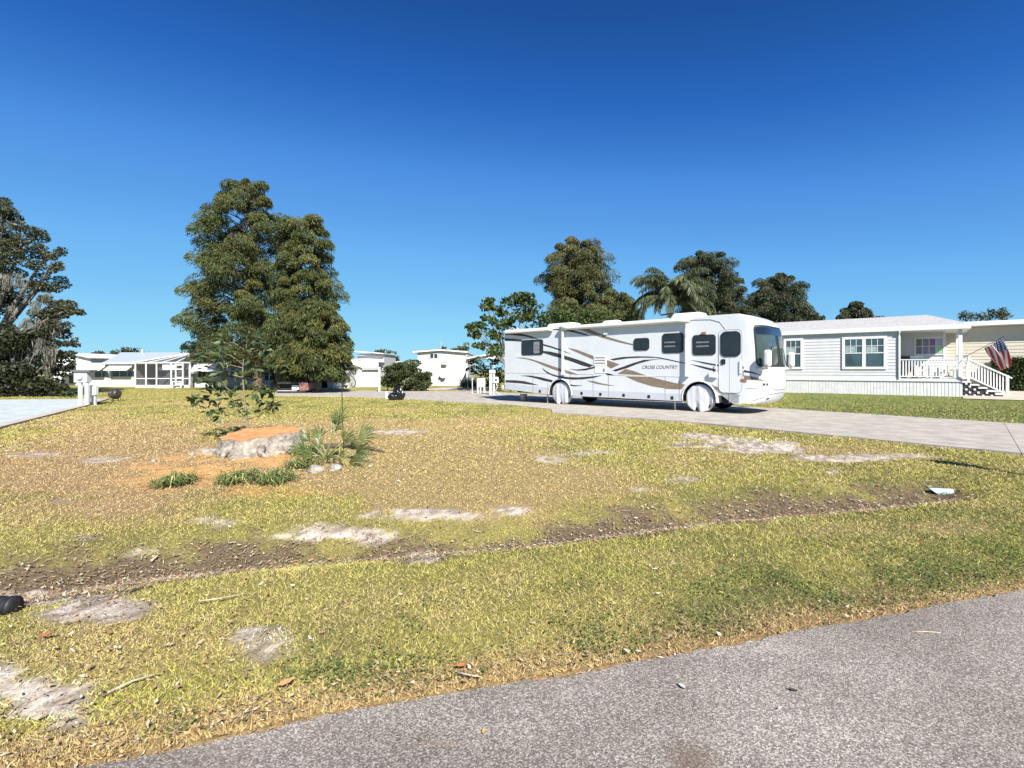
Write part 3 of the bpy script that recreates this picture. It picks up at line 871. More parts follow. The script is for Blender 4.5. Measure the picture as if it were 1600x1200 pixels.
# edge trim where cap meets body
b = MB()
b.tube([(S1 - .32, -0.004, .36), (S1 - .30, -.004, 1.3), (S1 - .33, -.004, 2.3), (S1 - .42, -.004, 2.8), (S1 - .62, -.004, 3.08), (S1 - .95, -.004, 3.19), (S1 - 1.5, -.004, 3.215), (5.1, -.004, 3.215)], 0.012, 6)
b.build('trim_moulding', m_chrome, rv)

# ---- stripes measured on the side
ST = [
 (m_dk, zA, [(195,255),(280,262),(380,280),(460,300),(545,332),(500,327),(400,305),(280,291),(195,288)]),
 (m_dk, zA, [(195,325),(290,330),(372,340),(372,358),(280,353),(195,350)]),
 (m_dk, zA, [(592,383),(680,407),(760,434),(800,450),(880,487),(800,463),(680,423),(592,399)]),
 (m_dk, zA, [(592,455),(660,461),(740,479),(830,508),(960,549),(1040,578),(1112,605),(1078,627),(1000,607),(900,570),(800,537),(700,509),(592,476)]),
 (m_tan, zA, [(300,525),(380,525),(460,538),(560,568),(680,610),(780,643),(860,664),(960,703),(880,699),(800,681),(700,648),(600,608),(500,564),(420,541)]),
 (m_dk, zA, [(580,630),(620,663),(680,696),(760,717),(860,728),(960,731),(1060,724),(1205,710),(1120,736),(1000,751),(900,754),(800,744),(700,717),(640,692),(600,660)]),
 (m_dk, zA, [(350,713),(450,711),(560,728),(640,748),(690,760),(680,782),(600,766),(500,737),(430,722)]),
 (m_dk, zA, [(200,760),(300,761),(400,771),(480,793),(545,813),(450,805),(350,792),(200,783)]),
 (m_dk, zA, [(872,804),(920,812),(1010,816),(920,824),(872,820)]),
 (m_tan, zA, [(1050,764),(1120,770),(1200,793),(1345,819),(1250,814),(1160,800),(1090,782)]),
 (m_tan, zA, [(850,424),(930,438),(1010,468),(1116,508),(1116,546),(1050,517),(960,477),(900,450)]),
 (m_dk, zA, [(860,644),(950,649),(1030,639),(1130,618),(1130,634),(1040,657),(950,661)]),
 (m_tan, zA, [(900,222),(1050,219),(1130,254),(1250,304),(1400,349),(1530,384),(1530,398),(1400,370),(1220,322),(1100,282),(1000,242)]),
 (m_dk, zA, [(830,228),(880,232),(960,257),(1075,293),(1030,293),(940,270),(860,252),(830,250)]),
 (m_dk, zA, [(650,233),(790,222),(790,241),(720,238)]),
 (m_tan, zA, [(1257,550),(1388,595),(1300,638),(1257,612)]),
 (m_dk, zB, [(725,455),(850,434),(1000,427),(1120,429),(1220,438),(1320,458),(1495,498),(1490,504),(1300,464),(1180,442),(1050,440),(900,447),(762,468)]),
 (m_dk, zB, [(748,567),(850,533),(950,496),(1060,463),(1225,454),(1120,469),(1000,502),(900,542),(782,579)]),
 (m_tan, zB, [(880,553),(960,573),(1085,619),(798,602)]),
 (m_tan, zB, [(880,628),(1110,628),(1250,664),(1400,699),(1475,708),(1440,757),(1300,752),(1150,727),(1000,682)]),
 (m_tan, zC, [(825,764),(900,769),(1000,769),(1095,761),(1000,786),(900,794),(838,793)]),
 (m_dk, zC, [(608,506),(740,528),(870,552),(990,566),(1120,569),(1120,592),(990,584),(870,567),(740,542)]),
 (m_dk, zC, [(605,545),(700,563),(800,586),(866,600),(866,622),(800,606),(700,578)]),
 (m_tan, zC, [(884,603),(990,613),(1120,616),(1120,662),(1080,656),(980,641),(884,624)]),
 (m_dk, zB, [(668,594),(720,599),(772,617),(700,616)]),
]
for mm, fn, pts in ST:
    poly = [fn(*p) for p in pts]
    bm = bmesh.new()
    fr = bm.faces.new([bm.verts.new((s_, -0.0055, z_)) for s_, z_ in poly])
    if fr.normal.y > 0: pass
    bmesh.ops.triangulate(bm, faces=bm.faces[:])
    r_ = bmesh.ops.extrude_face_region(bm, geom=bm.faces[:])
    bmesh.ops.translate(bm, verts=[v for v in r_['geom'] if isinstance(v, bmesh.types.BMVert)], vec=(0, 0.004, 0))
    bmesh.ops.recalc_face_normals(bm, faces=bm.faces[:])
    me = bpy.data.meshes.new('stripe'); bm.to_mesh(me); bm.free(); me.materials.append(mm)
    o = bpy.data.objects.new('stripe', me); C.objects.link(o); o.parent = rv

# ---- windows
def rrect(x0, x1, z0, z1, r, n=5):
    out = []
    for cx, cz, a0 in ((x1 - r, z1 - r, 0), (x0 + r, z1 - r, 90), (x0 + r, z0 + r, 180), (x1 - r, z0 + r, 270)):
        out += [(cx + r * math.cos(R(a0 + 90 * i / n)), cz + r * math.sin(R(a0 + 90 * i / n))) for i in range(n + 1)]
    return out
def rv_window(fn, x0, x1, y0, y1, split=None, parent=rv, top=0.11):
    xm, ym = (x0 + x1) / 2, (y0 + y1) / 2
    a, c = fn(x0, ym)[0], fn(x1, ym)[0]
    z1, z0 = fn(xm, y0)[1], fn(xm, y1)[1]
    fr = MB().prism(rrect(a, c, z0, z1, top), -0.026, 0.002).build('window', m_rub, parent)
    t = 0.045
    cells = [(a + t, c - t, z0 + t, z1 - t)]
    if split == 'v':
        mid = (a + c) / 2
        cells = [(a + t, mid - .015, z0 + t, z1 - t), (mid + .015, c - t, z0 + t, z1 - t)]
    if split == 'h':
        mz = z0 + (z1 - z0) * .42
        cells = [(a + t, c - t, z0 + t, mz - .015), (a + t, c - t, mz + .015, z1 - t)]
    for q in cells:
        MB().prism(rrect(*q, 0.05), -0.030, -0.020).build('pane', m_gl, fr)
    return fr
wr = rv_window(zA, 370, 592, 338, 497, 'v')
# pale blind seen through the right half of the rear window
b = MB()
a, zt_ = zA(492, 360); c, zb_ = zA(560, 480)
m_blind = mat('window_blind', (0.35, 0.36, 0.36), rough=.6)
for i in range(9):
    z_ = zb_ + (zt_ - zb_) * (i + .2) / 9
    b.box(a + .02, c - .02, -0.034, -0.031, z_, z_ + (zt_ - zb_) / 9 * .55)
b.build('blind', m_blind, wr)
rv_window(zC, 65, 213, 297, 415, 'v')
w2 = rv_window(zC, 340, 543, 250, 440, 'h')
w3 = rv_window(zC, 630, 852, 265, 460, 'h')
for ww, x0, x1 in ((w2, 360, 465), (w3, 665, 790)):
    b = MB()
    for yy in (338, 345, 376, 383):
        a, z_ = zC(x0, yy); c, _ = zC(x1, yy)
        b.box(a, c, -0.034, -0.031, z_, z_ + .012)
    b.build('blind', m_blind, ww)
# ---- entry door
a = zC(884, 500)[0]; c = zC(1108, 500)[0]; zt_ = zC(990, 215)[1]; zb_ = zC(990, 822)[1]
door = MB().prism(rrect(a, c, zb_, zt_, .16), -0.012, 0.001).build('door', m_rv, rv)
b = MB()
pr = rrect(a, c, zb_, zt_, .16)
b.tube([(x, -0.012, z) for x, z in pr + pr[:1]], 0.009, 5)
b.build('door_seal', mat('seal_grey', (.42, .43, .44), rough=.5), door)
rv_window(lambda x, y: zC(x, y), 900, 1094, 232, 476, None, door, 0.17)
for ch in door.children:
    if ch.name.startswith('window'): ch.location.y = -0.010
a, z1 = zC(906, 500); c, z0 = zC(946, 550)
MB().prism(rrect(a, c, z0, z1, .03), -0.04, -0.01).build('handle', m_rub, door)
a, z1 = zC(1095, 690); c, z0 = zC(1150, 715)
MB().box(a, c, -.03, -.002, z0, z1).build('marker_lamp', m_amber, rv)
a, z1 = zC(720, 240); c, z0 = zC(760, 258)
MB().box(a, c, -.06, -.002, z0, z1).build('porch_lamp', m_amber, rv)
a, z1 = zA(1228, 255); c, z0 = zA(1265, 285)
MB().box(a, c, -.06, -.002, z0, z1).build('porch_lamp', m_white, rv)
# grab handles by the door
for x_, y0_, y1_ in ((862, 540, 665), (1098, 500, 640)):
    p, q = zC(x_, y0_), zC(x_, y1_)
    b = MB(); b.tube([(p[0], -.003, p[1]), (p[0], -.06, p[1] - .02), (q[0], -.06, q[1] + .02), (q[0], -.003, q[1])], .014, 6)
    b.build('grab_handle', m_white, rv)
# ---- seams of the compartment doors, and their latches
for (x0, y0, x1, y1, fn) in [(190, 686, 700, 694, zA), (860, 697, 1110, 702, zA), (1255, 708, 1600, 716, zA), (0, 660, 520, 672, zC)]:
    p, q = fn(x0, y0), fn(x1, y1)
    b = MB(); b.bar((p[0], -0.0005, p[1]), (q[0], -0.0005, q[1]), 0.006, 0.010); b.build('panel_seam', m_line, rv)
for fn, x, y0, y1 in [(zA, 485, 690, 905), (zA, 872, 700, 915), (zA, 1112, 705, 935), (zA, 1272, 712, 945), (zC, 366, 668, 905), (zC, 502, 672, 905), (zA, 640, 790, 880)]:
    p, q = fn(x, y0), fn(x, y1)
    b = MB(); b.bar((p[0], -0.004, p[1]), (p[0], -0.004, max(q[1], .36)), 0.010, 0.006); b.build('panel_seam', m_line, rv)
for fn, x, y in [(zA, 558, 877), (zA, 992, 897), (zA, 1188, 907), (zA, 1430, 917), (zC, 208, 860), (zC, 432, 872)]:
    s_, z_ = fn(x, y)
    MB().prism(rrect(s_ - .055, s_ + .055, z_ - .06, z_ + .06, .02), -0.012, 0.0).build('latch', m_rub, rv)
# pale moulding lines
b = MB()
p, q = zB(880, 624), zB(1180, 628)
b.bar((p[0], -.006, p[1]), (q[0], -.006, q[1]), 0.008, 0.025)
b.build('moulding', m_white, rv)
# ---- refrigerator vent
a, z1 = zA(1120, 508); c, z0 = zA(1250, 610)
vent = MB().box(a, c, -.022, .002, z0, z1).build('vent', m_white, rv)
for i, yy in enumerate((525, 553, 582)):
    z_ = zA(1185, yy)[1]
    MB().box(a + .05, c - .05, -.03, -.02, z_ - .018, z_ + .014).build('louvre', mat('louvre_grey', (.2, .2, .2), rough=.7), vent)  # dark grey bars across the vent
a, z1 = zA(1132, 612); c, z0 = zA(1250, 688)
hatch = MB().box(a, c, -.016, .002, z0, z1).build('service_hatch', m_white, rv)
s_, z_ = zA(1228, 655)
MB().box(s_ - .035, s_ + .035, -.028, -.014, z_ - .06, z_ + .06).build('latch', m_chrome, hatch)
# ---- awnings
def awning(x0, z0, x1, z1, arms, r=0.085):
    rt = MB()
    n_ = 14
    rt.tube([(x0 + (x1 - x0) * i / n_, -0.13 - .004 * math.sin(i * 2.1), z0 + (z1 - z0) * i / n_ - .006 * math.sin(i * math.pi / n_)) for i in range(n_ + 1)], r, 14)
    o = rt.build('awning', m_white, rv, smooth=True)
    MB().box(x0, x1, -0.10, 0.0, max(z0, z1) + r * .55, max(z0, z1) + r * .95).build('awning_rail', m_white, o)
    for xa, zlow in arms:
        q = MB()
        q.box(xa - .045, xa + .045, -0.15, -0.09, zlow, z0 + .02)
        q.box(xa - .03, xa + .03, -0.09, 0.0, zlow, zlow + .10)
        q.box(xa - .055, xa + .055, -.17, -.02, zlow - .06, zlow + .05)
        q.box(xa - .03, xa + .03, -.09, 0, z0 - .5, z0 - .42)
        q.build('awning_arm', m_white, o)
    return o
xa0, xa1 = zA(812, 400)[0], zC(588, 400)[0]
zlo0, zlo1 = zA(812, 690)[1], zC(588, 650)[1]
awning(xa0 - .12, 3.22, xa1 + .10, 3.22, [(xa0, zlo0), (xa1, zlo1)])
awning(S0 + .04, 3.20, xa0 - .55, 3.20, [], 0.07)
# window-awning brackets near the front
b = MB()
for x_, y_ in ((815, 650), (855, 655)):
    p = zC(x_, y_); b.box(p[0] - .09, p[0] + .06, -.10, -.002, p[1] - .09, p[1] + .08)
b.build('awning_bracket', m_white, rv, bevel=.02)
# ---- roof gear
def pod(name, s0_, s1_, y0_, y1_, h_, m=m_white):
    bb = MB()
    z0_ = ZT - .01
    k_ = .22 * h_ / .3
    v_ = [(s0_, y0_, z0_), (s1_, y0_, z0_), (s1_, y1_, z0_), (s0_, y1_, z0_), (s0_ + k_, y0_ + .06, z0_ + h_), (s1_ - .6 * k_, y0_ + .06, z0_ + h_), (s1_ - .6 * k_, y1_ - .06, z0_ + h_), (s0_ + k_, y1_ - .06, z0_ + h_)]
    bb.add(v_, [(0, 3, 2, 1), (4, 5, 6, 7), (0, 1, 5, 4), (1, 2, 6, 5), (2, 3, 7, 6), (3, 0, 4, 7)])
    return bb.build(name, m, rv, bevel=.06)
pod('air_conditioner', zA(520, 200)[0] - .2, zA(740, 200)[0] + .25, .85, 1.6, .25)
pod('roof_vent', zA(1115, 150)[0], zA(1300, 150)[0], .5, 1.0, .17)
pod('air_conditioner', zC(290, 100)[0], zC(540, 100)[0] + .35, .85, 1.6, .28)
pod('roof_vent', zA(790, 200)[0] - .1, zA(870, 200)[0], .25, .7, .14)
b = MB()
s_ = zC(350, 90)[0]
b.tube([(s_, .5, ZT), (s_, .5, ZT + .22)], .03, 8); b.bar((s_ - .35, .5, ZT + .2), (s_ + .15, .5, ZT + .24), .06, .05)
b.build('television_aerial', m_under, rv)
# ---- ladder on the rear
b = MB()
for y_ in (0.30, 0.66):
    b.tube([(S0 - .10, y_, .75), (S0 - .10, y_, 3.2), (S0 + .2, y_, 3.46), (S0 + .45, y_, ZT)], .018, 6)
for z_ in np.arange(.85, 3.2, .3):
    b.tube([(S0 - .10, .30, z_), (S0 - .10, .66, z_)], .015, 6)
b.build('ladder', m_white, rv)
b = MB(); b.box(S0 - .28, S0 + .05, .05, WID - .05, .52, .74); b.build('rear_bumper', m_white, rv, bevel=.05)
MB().box(S0 - .04, S0 + .01, .75, 1.0, 1.75, 2.15).build('tail_lamp', m_line, rv)
# ---- wheels under vinyl covers
def wheel(cx, y_, seed):
    rr = random.Random(seed)
    t = MB().lathe([(RW * .55, -.09), (RW * .93, -.09), (RW * .98, -.06), (RW * .98, .09), (RW * .96, .13), (RW * .55, .13)], n=30, M=Matrix.Rotation(R(90), 4, 'X')).build('wheel', m_rub, rv, smooth=True)
    t.location = (cx, y_ + .20, RW)
    # draped cover: disc with folds hanging from the top of the tyre
    n_, k_ = 56, 11
    bb = MB()
    ph = [rr.uniform(0, 6.28) for _ in range(5)]
    for i in range(k_ + 2):
        f_ = min(i, k_) / k_
        for j in range(n_):
            a_ = 2 * math.pi * j / n_
            rad = (RW + .01) * f_
            x_ = rad * math.cos(a_); z_ = rad * math.sin(a_)
            low = max(0, -math.sin(a_)) * f_
            fold = .05 * f_ * math.sin(7 * x_ / RW + ph[0] + 1.2 * z_) * (0.5 - z_ / RW * .5) + .025 * math.sin(13 * x_ / RW + ph[1] + 2 * z_) * f_ * (.6 - .4 * z_ / RW)
            yy = -.18 + .03 * f_ * f_ + fold
            if i == k_ + 1:
                yy = .02 + .02 * math.sin(9 * a_ + ph[2]); x_ *= 1.03; z_ *= 1.03
            if z_ < -RW + .004: z_ = -RW + .004 + 0.01 * math.sin(j)
            bb.v.append((x_, yy, z_))
    for i in range(k_ + 1):
        for j in range(n_):
            q = i * n_
            bb.f.append((q + j, q + (j + 1) % n_, q + n_ + (j + 1) % n_, q + n_ + j)); bb.mi.append(0)
    bb.build('wheel_cover', m_cover, t, smooth=True, fix=True)
    return t
wheel(0.0, 0.02, 3)
wheel(WB, 0.02, 5)
for cx in (0.0, WB):
    t = MB().lathe([(RW * .4, -.13), (RW, -.09), (RW, .09), (RW * .4, .13)], n=24, M=Matrix.Rotation(R(90), 4, 'X')).build('wheel', m_rub, rv, smooth=True)
    t.location = (cx, WID - .2, RW)
    q = MB()
    pr = arch(cx, .605, .36)
    q.tube([(x, -.008, z) for x, z in pr], .026, 6)
    q.build('wheel_arch_trim', m_white, rv, smooth=True)
    q = MB(); ps_ = arch(cx, .592, .36); q.v += [(x, y, z) for y in (.004, .5) for x, z in ps_]; k_ = len(ps_)
    q.f += [(i, i + 1, k_ + i + 1, k_ + i) for i in range(k_ - 1)]; q.mi += [0] * (k_ - 1)
    q.f.append(tuple(range(k_, 2 * k_))); q.mi.append(0)
    q.build('wheel_well', m_under, rv, fix=False)
# ---- mirrors
def mirror(th, sgn):
    r0 = Vector(cap_pt(th, 1.50, 0.0))
    out = Vector((.34, sgn * .22, .10))
    tip = r0 + out
    arm = MB().tube([r0, r0 + Vector((.12, sgn * .13, .0)), tip + Vector((0, 0, -.08)), tip], [.06, .05, .04, .04], 8).build('mirror_arm', m_white, rv, smooth=True)
    hd = MB()
    hd.prism(rrect(-.13, .13, -.02, .50, .09), -.07, .07)
    M = Matrix.Rotation(R(80) * (1 if sgn < 0 else 1), 4, 'Z')
    o = hd.build('mirror_head', m_white, arm, bevel=.03)
    o.matrix_local = Matrix.Translation(tip) @ M
    g_ = MB().prism(rrect(-.10, .10, .03, .45, .06), .072, .076).build('mirror_glass', m_gl, o)
    return arm
mirror(-1.12, -1)
mirror(1.12, 1)
# ---- lettering on the flank
cu = bpy.data.curves.new('lettering', 'FONT')
cu.body = 'CROSS COUNTRY'
cu.size = 0.2; cu.shear = 0.28; cu.extrude = 0.001; cu.offset = 0.002
tmp = bpy.data.objects.new('tmp_text', cu); C.objects.link(tmp)
bpy.context.view_layer.update()
me = bpy.data.meshes.new_from_object(tmp.evaluated_get(bpy.context.evaluated_depsgraph_get()))
bpy.data.objects.remove(tmp)
me.materials.clear(); me.materials.append(mat('lettering_grey', (.10, .095, .095), rough=.5))
co = np.array([v.co[:] for v in me.vertices])
p, q = zC(145, 592), zC(490, 592)
zt_ = zC(300, 560)[1]; z0 = zC(300, 593)[1]
sx = (q[0] - p[0]) / (co[:, 0].max() - co[:, 0].min()); sz = (zt_ - z0) / (co[:, 1].max() - co[:, 1].min())
for v in me.vertices:
    x, y, z = v.co
    v.co = (p[0] + (x - co[:, 0].min()) * sx, -0.004 - z, z0 + (y - co[:, 1].min()) * sz)
lt = bpy.data.objects.new('lettering', me); C.objects.link(lt); lt.parent = rv
# small leg jacks
b = MB()
for s_ in (WB - 1.0, -0.9):
    b.tube([(s_, .3, .5), (s_, .3, 0.0)], .03, 6)
b.build('levelling_jack', m_chrome, rv)
# drum standing by the rear wheel
gp = G(818, 627.5)
t = thing('bucket', 'small grey bucket standing under the tail of the motorhome', 'bucket', (gp.x, gp.y, .037))
m_bucket = mat('bucket_grey', (.28, .31, .33), rough=.5, var=.2)
MB().lathe([(.13, 0), (.15, .03), (.17, .32), (.18, .33), (.16, .33), (.14, .05)], n=18).build('pail', m_bucket, t, smooth=True)
MB().tube([(-.16, 0, .31), (-.12, 0, .44), (0, 0, .49), (.12, 0, .44), (.16, 0, .31)], .008, 5).build('handle', m_rub, t)

# ================================================================== GREY HOUSE ON THE RIGHT
HANG = math.atan2(HD[1], HD[0])
HO = Vector((HA[0], HA[1], 0.0))
hdx, hnn = Vector((HD[0], HD[1], 0)), Vector((HN[0], HN[1], 0))
H0 = side_map(HO, hdx, hnn)
m_trim = mat('house_white_trim', (0.68, 0.68, 0.67), rough=.5, var=.04, scale=3)
m_sid = mat('grey_vinyl_siding', (0.57, 0.57, 0.575), rough=.55, var=.04, scale=2)
m_skirt = mat('white_skirting', (0.66, 0.655, 0.65), rough=.5, var=.06, scale=3)
m_shing = mat('pale_shingle', (0.44, 0.43, 0.425), rough=.8, var=.14, scale=14, bump=.4, bscale=30)
m_glh = glass('house_glass', (0.05, 0.085, 0.095))
m_soff = mat('soffit_white', (0.68, 0.68, 0.69), rough=.6, var=.03)
house = thing('grey_house', 'pale grey sided manufactured house with white skirting, corner porch and steps', 'house', HO, HANG)
xc, xe = H0(1403.5, 560)[0], H0(1503.5, 560)[0]
XL, FL, EV = -11.0, 1.06, 3.47
DEEP = 4.4
PD = 1.9
Hp = side_map(HO, hdx, hnn, PD)
xb = Hp(1477, 560)[0]
def siding(mb, x0, x1, z0, z1, y, pitch=.165, axis='x'):
    z = z0
    while z < z1 - .01:
        zt = min(z + pitch, z1)
        if axis == 'x':
            mb.add([(x0, y - .018, z), (x1, y - .018, z), (x1, y, zt), (x0, y, zt), (x0, y, z), (x1, y, z)], [(0, 1, 2, 3), (0, 4, 5, 1)])
        else:
            mb.add([(y + .018, x0, z), (y + .018, x1, z), (y, x1, zt), (y, x0, zt), (y, x0, z), (y, x1, z)], [(0, 1, 2, 3), (0, 4, 5, 1)])
        z = zt
b = MB(); siding(b, XL, xc, FL, EV, -.004); tag(b.build('siding', m_sid, house, fix=False), kind='stuff')
b = MB(); siding(b, 0, PD, FL, EV, xc + .004, axis='y'); tag(b.build('siding', m_sid, house, fix=False), kind='stuff')
b = MB(); siding(b, xc, xb, FL, EV, PD - .004); tag(b.build('siding', m_sid, house, fix=False), kind='stuff')
b = MB()
b.box(XL, xc, 0, DEEP, FL, EV); b.box(xc, xb, PD, DEEP, FL, EV)
b.build('wall', m_sid, house)
b = MB(); b.box(XL, xe - .02, .03, DEEP, -.1, FL - .12); b.build('foundation', m_skirt, house)
b = MB()
x = XL
while x < xe - .04:
    b.box(x, x + .10, .018, .03, -.05, FL - .13); x += .135
tag(b.build('skirting_ribs', m_skirt, house), kind='stuff')
b = MB(); b.box(XL, xe, -.03, .04, FL - .13, FL + .01); b.box(XL, xe - .03, -.014, .02, -.05, .13)
b.build('skirting_rail', m_trim, house)
b = MB(); b.box(xc, xe, 0.04, DEEP, FL - .1, FL); b.build('porch_floor', mat('porch_deck', (.42, .41, .40), rough=.8), house)
b = MB(); b.box(xc - .02, xc + .09, -.035, .08, FL, EV); b.build('corner_trim', m_trim, house)
b = MB(); b.box(xb - .08, xb + .03, PD - .03, PD + .1, FL, EV); b.build('corner_trim', m_trim, house)
# roof with a hip over the porch
x0, x1, y0, y1 = XL, xe + .28, -.16, DEEP + .16
xr, yr, zr_ = x1 - 1.55, DEEP / 2, 4.40
b = MB()
b.add([(x0, y0, 3.69), (x1, y0, 3.69), (x1, y1, 3.69), (x0, y1, 3.69), (x0, yr, zr_), (xr, yr, zr_)], [(0, 1, 5, 4), (1, 2, 5), (2, 3, 4, 5), (0, 4, 3), (0, 3, 2, 1)])
roof = b.build('roof', m_shing, house)
# shingle courses as thin lapped strips on the near slope
b = MB()
k = 11
for i in range(k):
    f0, f1 = i / k, (i + 1) / k
    za, zb2 = 3.69 + (zr_ - 3.69) * f0, 3.69 + (zr_ - 3.69) * f1
    ya, yb2 = y0 + (yr - y0) * f0, y0 + (yr - y0) * f1
    xa, xb2 = x1 + (xr - x1) * f0, x1 + (xr - x1) * f1
    nseg = 46
    for j in range(nseg):
        xs_, xt_ = x0 + (xa - x0) * (j + (.5 if i % 2 else 0)) / nseg, x0 + (xa - x0) * (j + 1 + (.5 if i % 2 else 0)) / nseg
        xt_ = min(xt_, xa) - .012
        q = random.uniform(.010, .018)
        if xt_ > xs_: b.add([(xs_, ya, za + q), (xt_, ya, za + q), (min(xt_, xb2 + .0), yb2, zb2 + .005), (min(xs_, xb2), yb2, zb2 + .005), (xs_, ya, za), (xt_, ya, za)], [(0, 1, 2, 3), (0, 4, 5, 1)])
tag(b.build('shingles', m_shing, roof, fix=False), kind='stuff')
b = MB(); b.box(x0, x1, y0 - .03, y0, EV, 3.70); b.box(x1, x1 + .03, y0 - .03, y1, EV, 3.70)
b.build('fascia', m_trim, roof)
b = MB(); b.box(x0, x1, y0, y1, EV, EV + .02); b.build('soffit', m_soff, roof)
# gutter drop at the corner
b = MB(); b.tube([(xc + .05, -.16, 3.52), (xc + .05, -.16, 3.40), (xc + .03, -.06, 3.25), (xc + .03, -.06, FL)], .035, 6); b.build('downspout', m_trim, house)
def sash_window(x0, x1, z0, z1, y, parent, n_units=1, grid=True):
    t = .13
    fr = MB()
    fr.box(x0, x1, y - .05, y + .01, z1 - t, z1); fr.box(x0, x1, y - .05, y + .01, z0, z0 + t)
    fr.box(x0, x0 + t, y - .05, y + .01, z0 + t, z1 - t); fr.box(x1 - t, x1, y - .05, y + .01, z0 + t, z1 - t)
    w_ = (x1 - x0 - 2 * t)
    for u in range(1, n_units):
        xm = x0 + t + w_ * u / n_units
        fr.box(xm - .08, xm + .08, y - .05, y + .01, z0 + t, z1 - t)
    o = fr.build('window', m_trim, parent, bevel=.008)
    for u in range(n_units):
        a = x0 + t + w_ * u / n_units + (.08 if u else 0); c = x0 + t + w_ * (u + 1) / n_units - (.08 if u < n_units - 1 else 0)
        zm = z0 + (z1 - z0) * .50
        for (p, q) in ((z0 + t, zm - .025), (zm + .025, z1 - t)):
            MB().box(a, c, y - .02, y - .012, p, q).build('pane', m_glh, o)
        s_ = MB(); s_.box(a, c, y - .04, y - .005, zm - .025, zm + .025)
        for f_ in (.333, .667):
            s_.box(a + (c - a) * f_ - .012, a + (c - a) * f_ + .012, y - .03, y - .021, zm + .02, z1 - t)
        zq = zm + .025 + (z1 - t - zm) * .48
        s_.box(a, c, y - .0335, y - .0215, zq - .012, zq + .012)
        s_.build('muntin', m_trim, o)
        bl = MB(); zs_ = zm + (z1 - t - zm) * .45
        bl.box(a + .02, a + (c - a) * .62, y - .0205, y - .0202, zm + .05, zs_)
        bl.build('blind', mat('pale_blind', (.30, .38, .38), rough=.7), o)
    return o
a, c = H0(1224.5, 552)[0], H0(1255, 552)[0]
sash_window(a, c, H0(1240, 577)[1], H0(1240, 529)[1], -.02, house)
a, c = H0(1315.7, 552)[0], H0(1385.5, 552)[0]
sash_window(a, c, H0(1350, 577)[1], H0(1350, 526)[1], -.02, house, 2)
# coloured porch window: two rows of four stained panes
a, c = Hp(1431, 545)[0], Hp(1473, 545)[0]
z1, z0 = Hp(1452, 529)[1], Hp(1452, 553)[1]
fr = MB(); t = .07
fr.box(a - t, c + t, PD - .06, PD, z1, z1 + t); fr.box(a - t, c + t, PD - .06, PD, z0 - t, z0); fr.box(a - t, a, PD - .06, PD, z0, z1); fr.box(c, c + t, PD - .06, PD, z0, z1)
sw = tag(fr.build('window', m_trim, house), 'porch window with two rows of coloured decorative panes')
cols_ = [(.10, .10, .12), (.16, .12, .10), (.14, .06, .16), (.50, .22, .07), (.12, .11, .12), (.30, .12, .08), (.16, .12, .14), (.18, .34, .20)]
for i in range(8):
    r_, q_ = divmod(i, 4)
    xa_, xb_ = a + (c - a) * q_ / 4, a + (c - a) * (q_ + 1) / 4
    za_, zb_ = z1 - (z1 - z0) * (r_ + 1) / 2, z1 - (z1 - z0) * r_ / 2
    cl = cols_[i]
    pm = mat('stained_pane_%d' % i, cl, rough=.2, scale=9 + i, col2=tuple(reversed([x * 1.8 + .03 for x in cl])))
    MB().box(xa_ + .015, xb_ - .015, PD - .045, PD - .03, za_ + .015, zb_ - .015).build('pane', pm, sw)
b = MB()
for q_ in range(1, 4):
    x = a + (c - a) * q_ / 4; b.box(x - .014, x + .014, PD - .05, PD - .02, z0, z1)
b.box(a, c, PD - .052, PD - .022, (z0 + z1) / 2 - .014, (z0 + z1) / 2 + .014)
b.build('muntin', m_trim, sw)
# porch posts and railing
m_rail = m_trim
for (px_, y_) in ((1500.5, .08), (None, PD)):
    x = H0(1500.5, 560)[0]
    b = MB(); b.box(x - .075, x + .075, y_ - .07, y_ + .08, FL, EV + .01); b.box(x - .10, x + .10, y_ - .1, y_ + .1, FL, FL + .12)
    b.build('porch_post', m_rail, house, bevel=.01)
xp_ = x
zt_, zb_ = FL + .98, FL + .14
rail = MB(); rail.box(xc + .1, xp_ - .08, .03, .13, zt_ - .05, zt_); rail.box(xc + .1, xp_ - .08, .05, .11, zb_ - .05, zb_)
rail = rail.build('railing', m_rail, house)
nb_ = 18
for i in range(nb_):
    x = xc + .2 + (xp_ - xc - .38) * i / (nb_ - 1)
    MB().box(x - .028, x + .028, .055, .105, zb_, zt_ - .05).build('baluster', m_rail, rail)
# steps off the porch end
nst = 6
rise = (FL - .22) / nst
run = .29
m_step = mat('dark_step', (.045, .045, .048), rough=.6)
for i in range(nst - 0):
    zt2 = FL - rise * (i + 1) + .02
    xa_ = xe + run * i
    st = MB().box(xa_ + .01, xa_ + run + .05, .2, 1.45, zt2 - .05, zt2).build('tread', m_trim, house)
    b = MB(); b.box(xa_ + .02, xa_ + run, .26, 1.42, zt2 - rise, zt2 - .052); b.build('riser', m_step, st)
    b = MB()
    for q_ in range(max(1, i)):
        b.box(xe + .12 + q_ * .3 + (.13 if i % 2 else 0), xe + .2 + q_ * .3 + (.13 if i % 2 else 0), .20, .255, zt2 - rise, zt2 - .052)
    b.build('spacer', m_trim, st)
b = MB()
b.prism([(xe, .15), (xe + run * nst, .15), (xe, FL - .12)], .27, 1.40); b.build('stair_core', m_step, house)
xs0, xs1 = xe + .32, xe + run * nst - .02
hr = MB()
hr.bar((xe, 1.45, FL + .98), (xs0, 1.45, FL + .98), .09, .07)
hr.bar((xs0, 1.45, FL + .98), (xs1, 1.45, .22 + .98), .12, .07)
hr.bar((xs0, 1.45, FL + .10), (xs1, 1.45, .22 + .10), .06, .06)
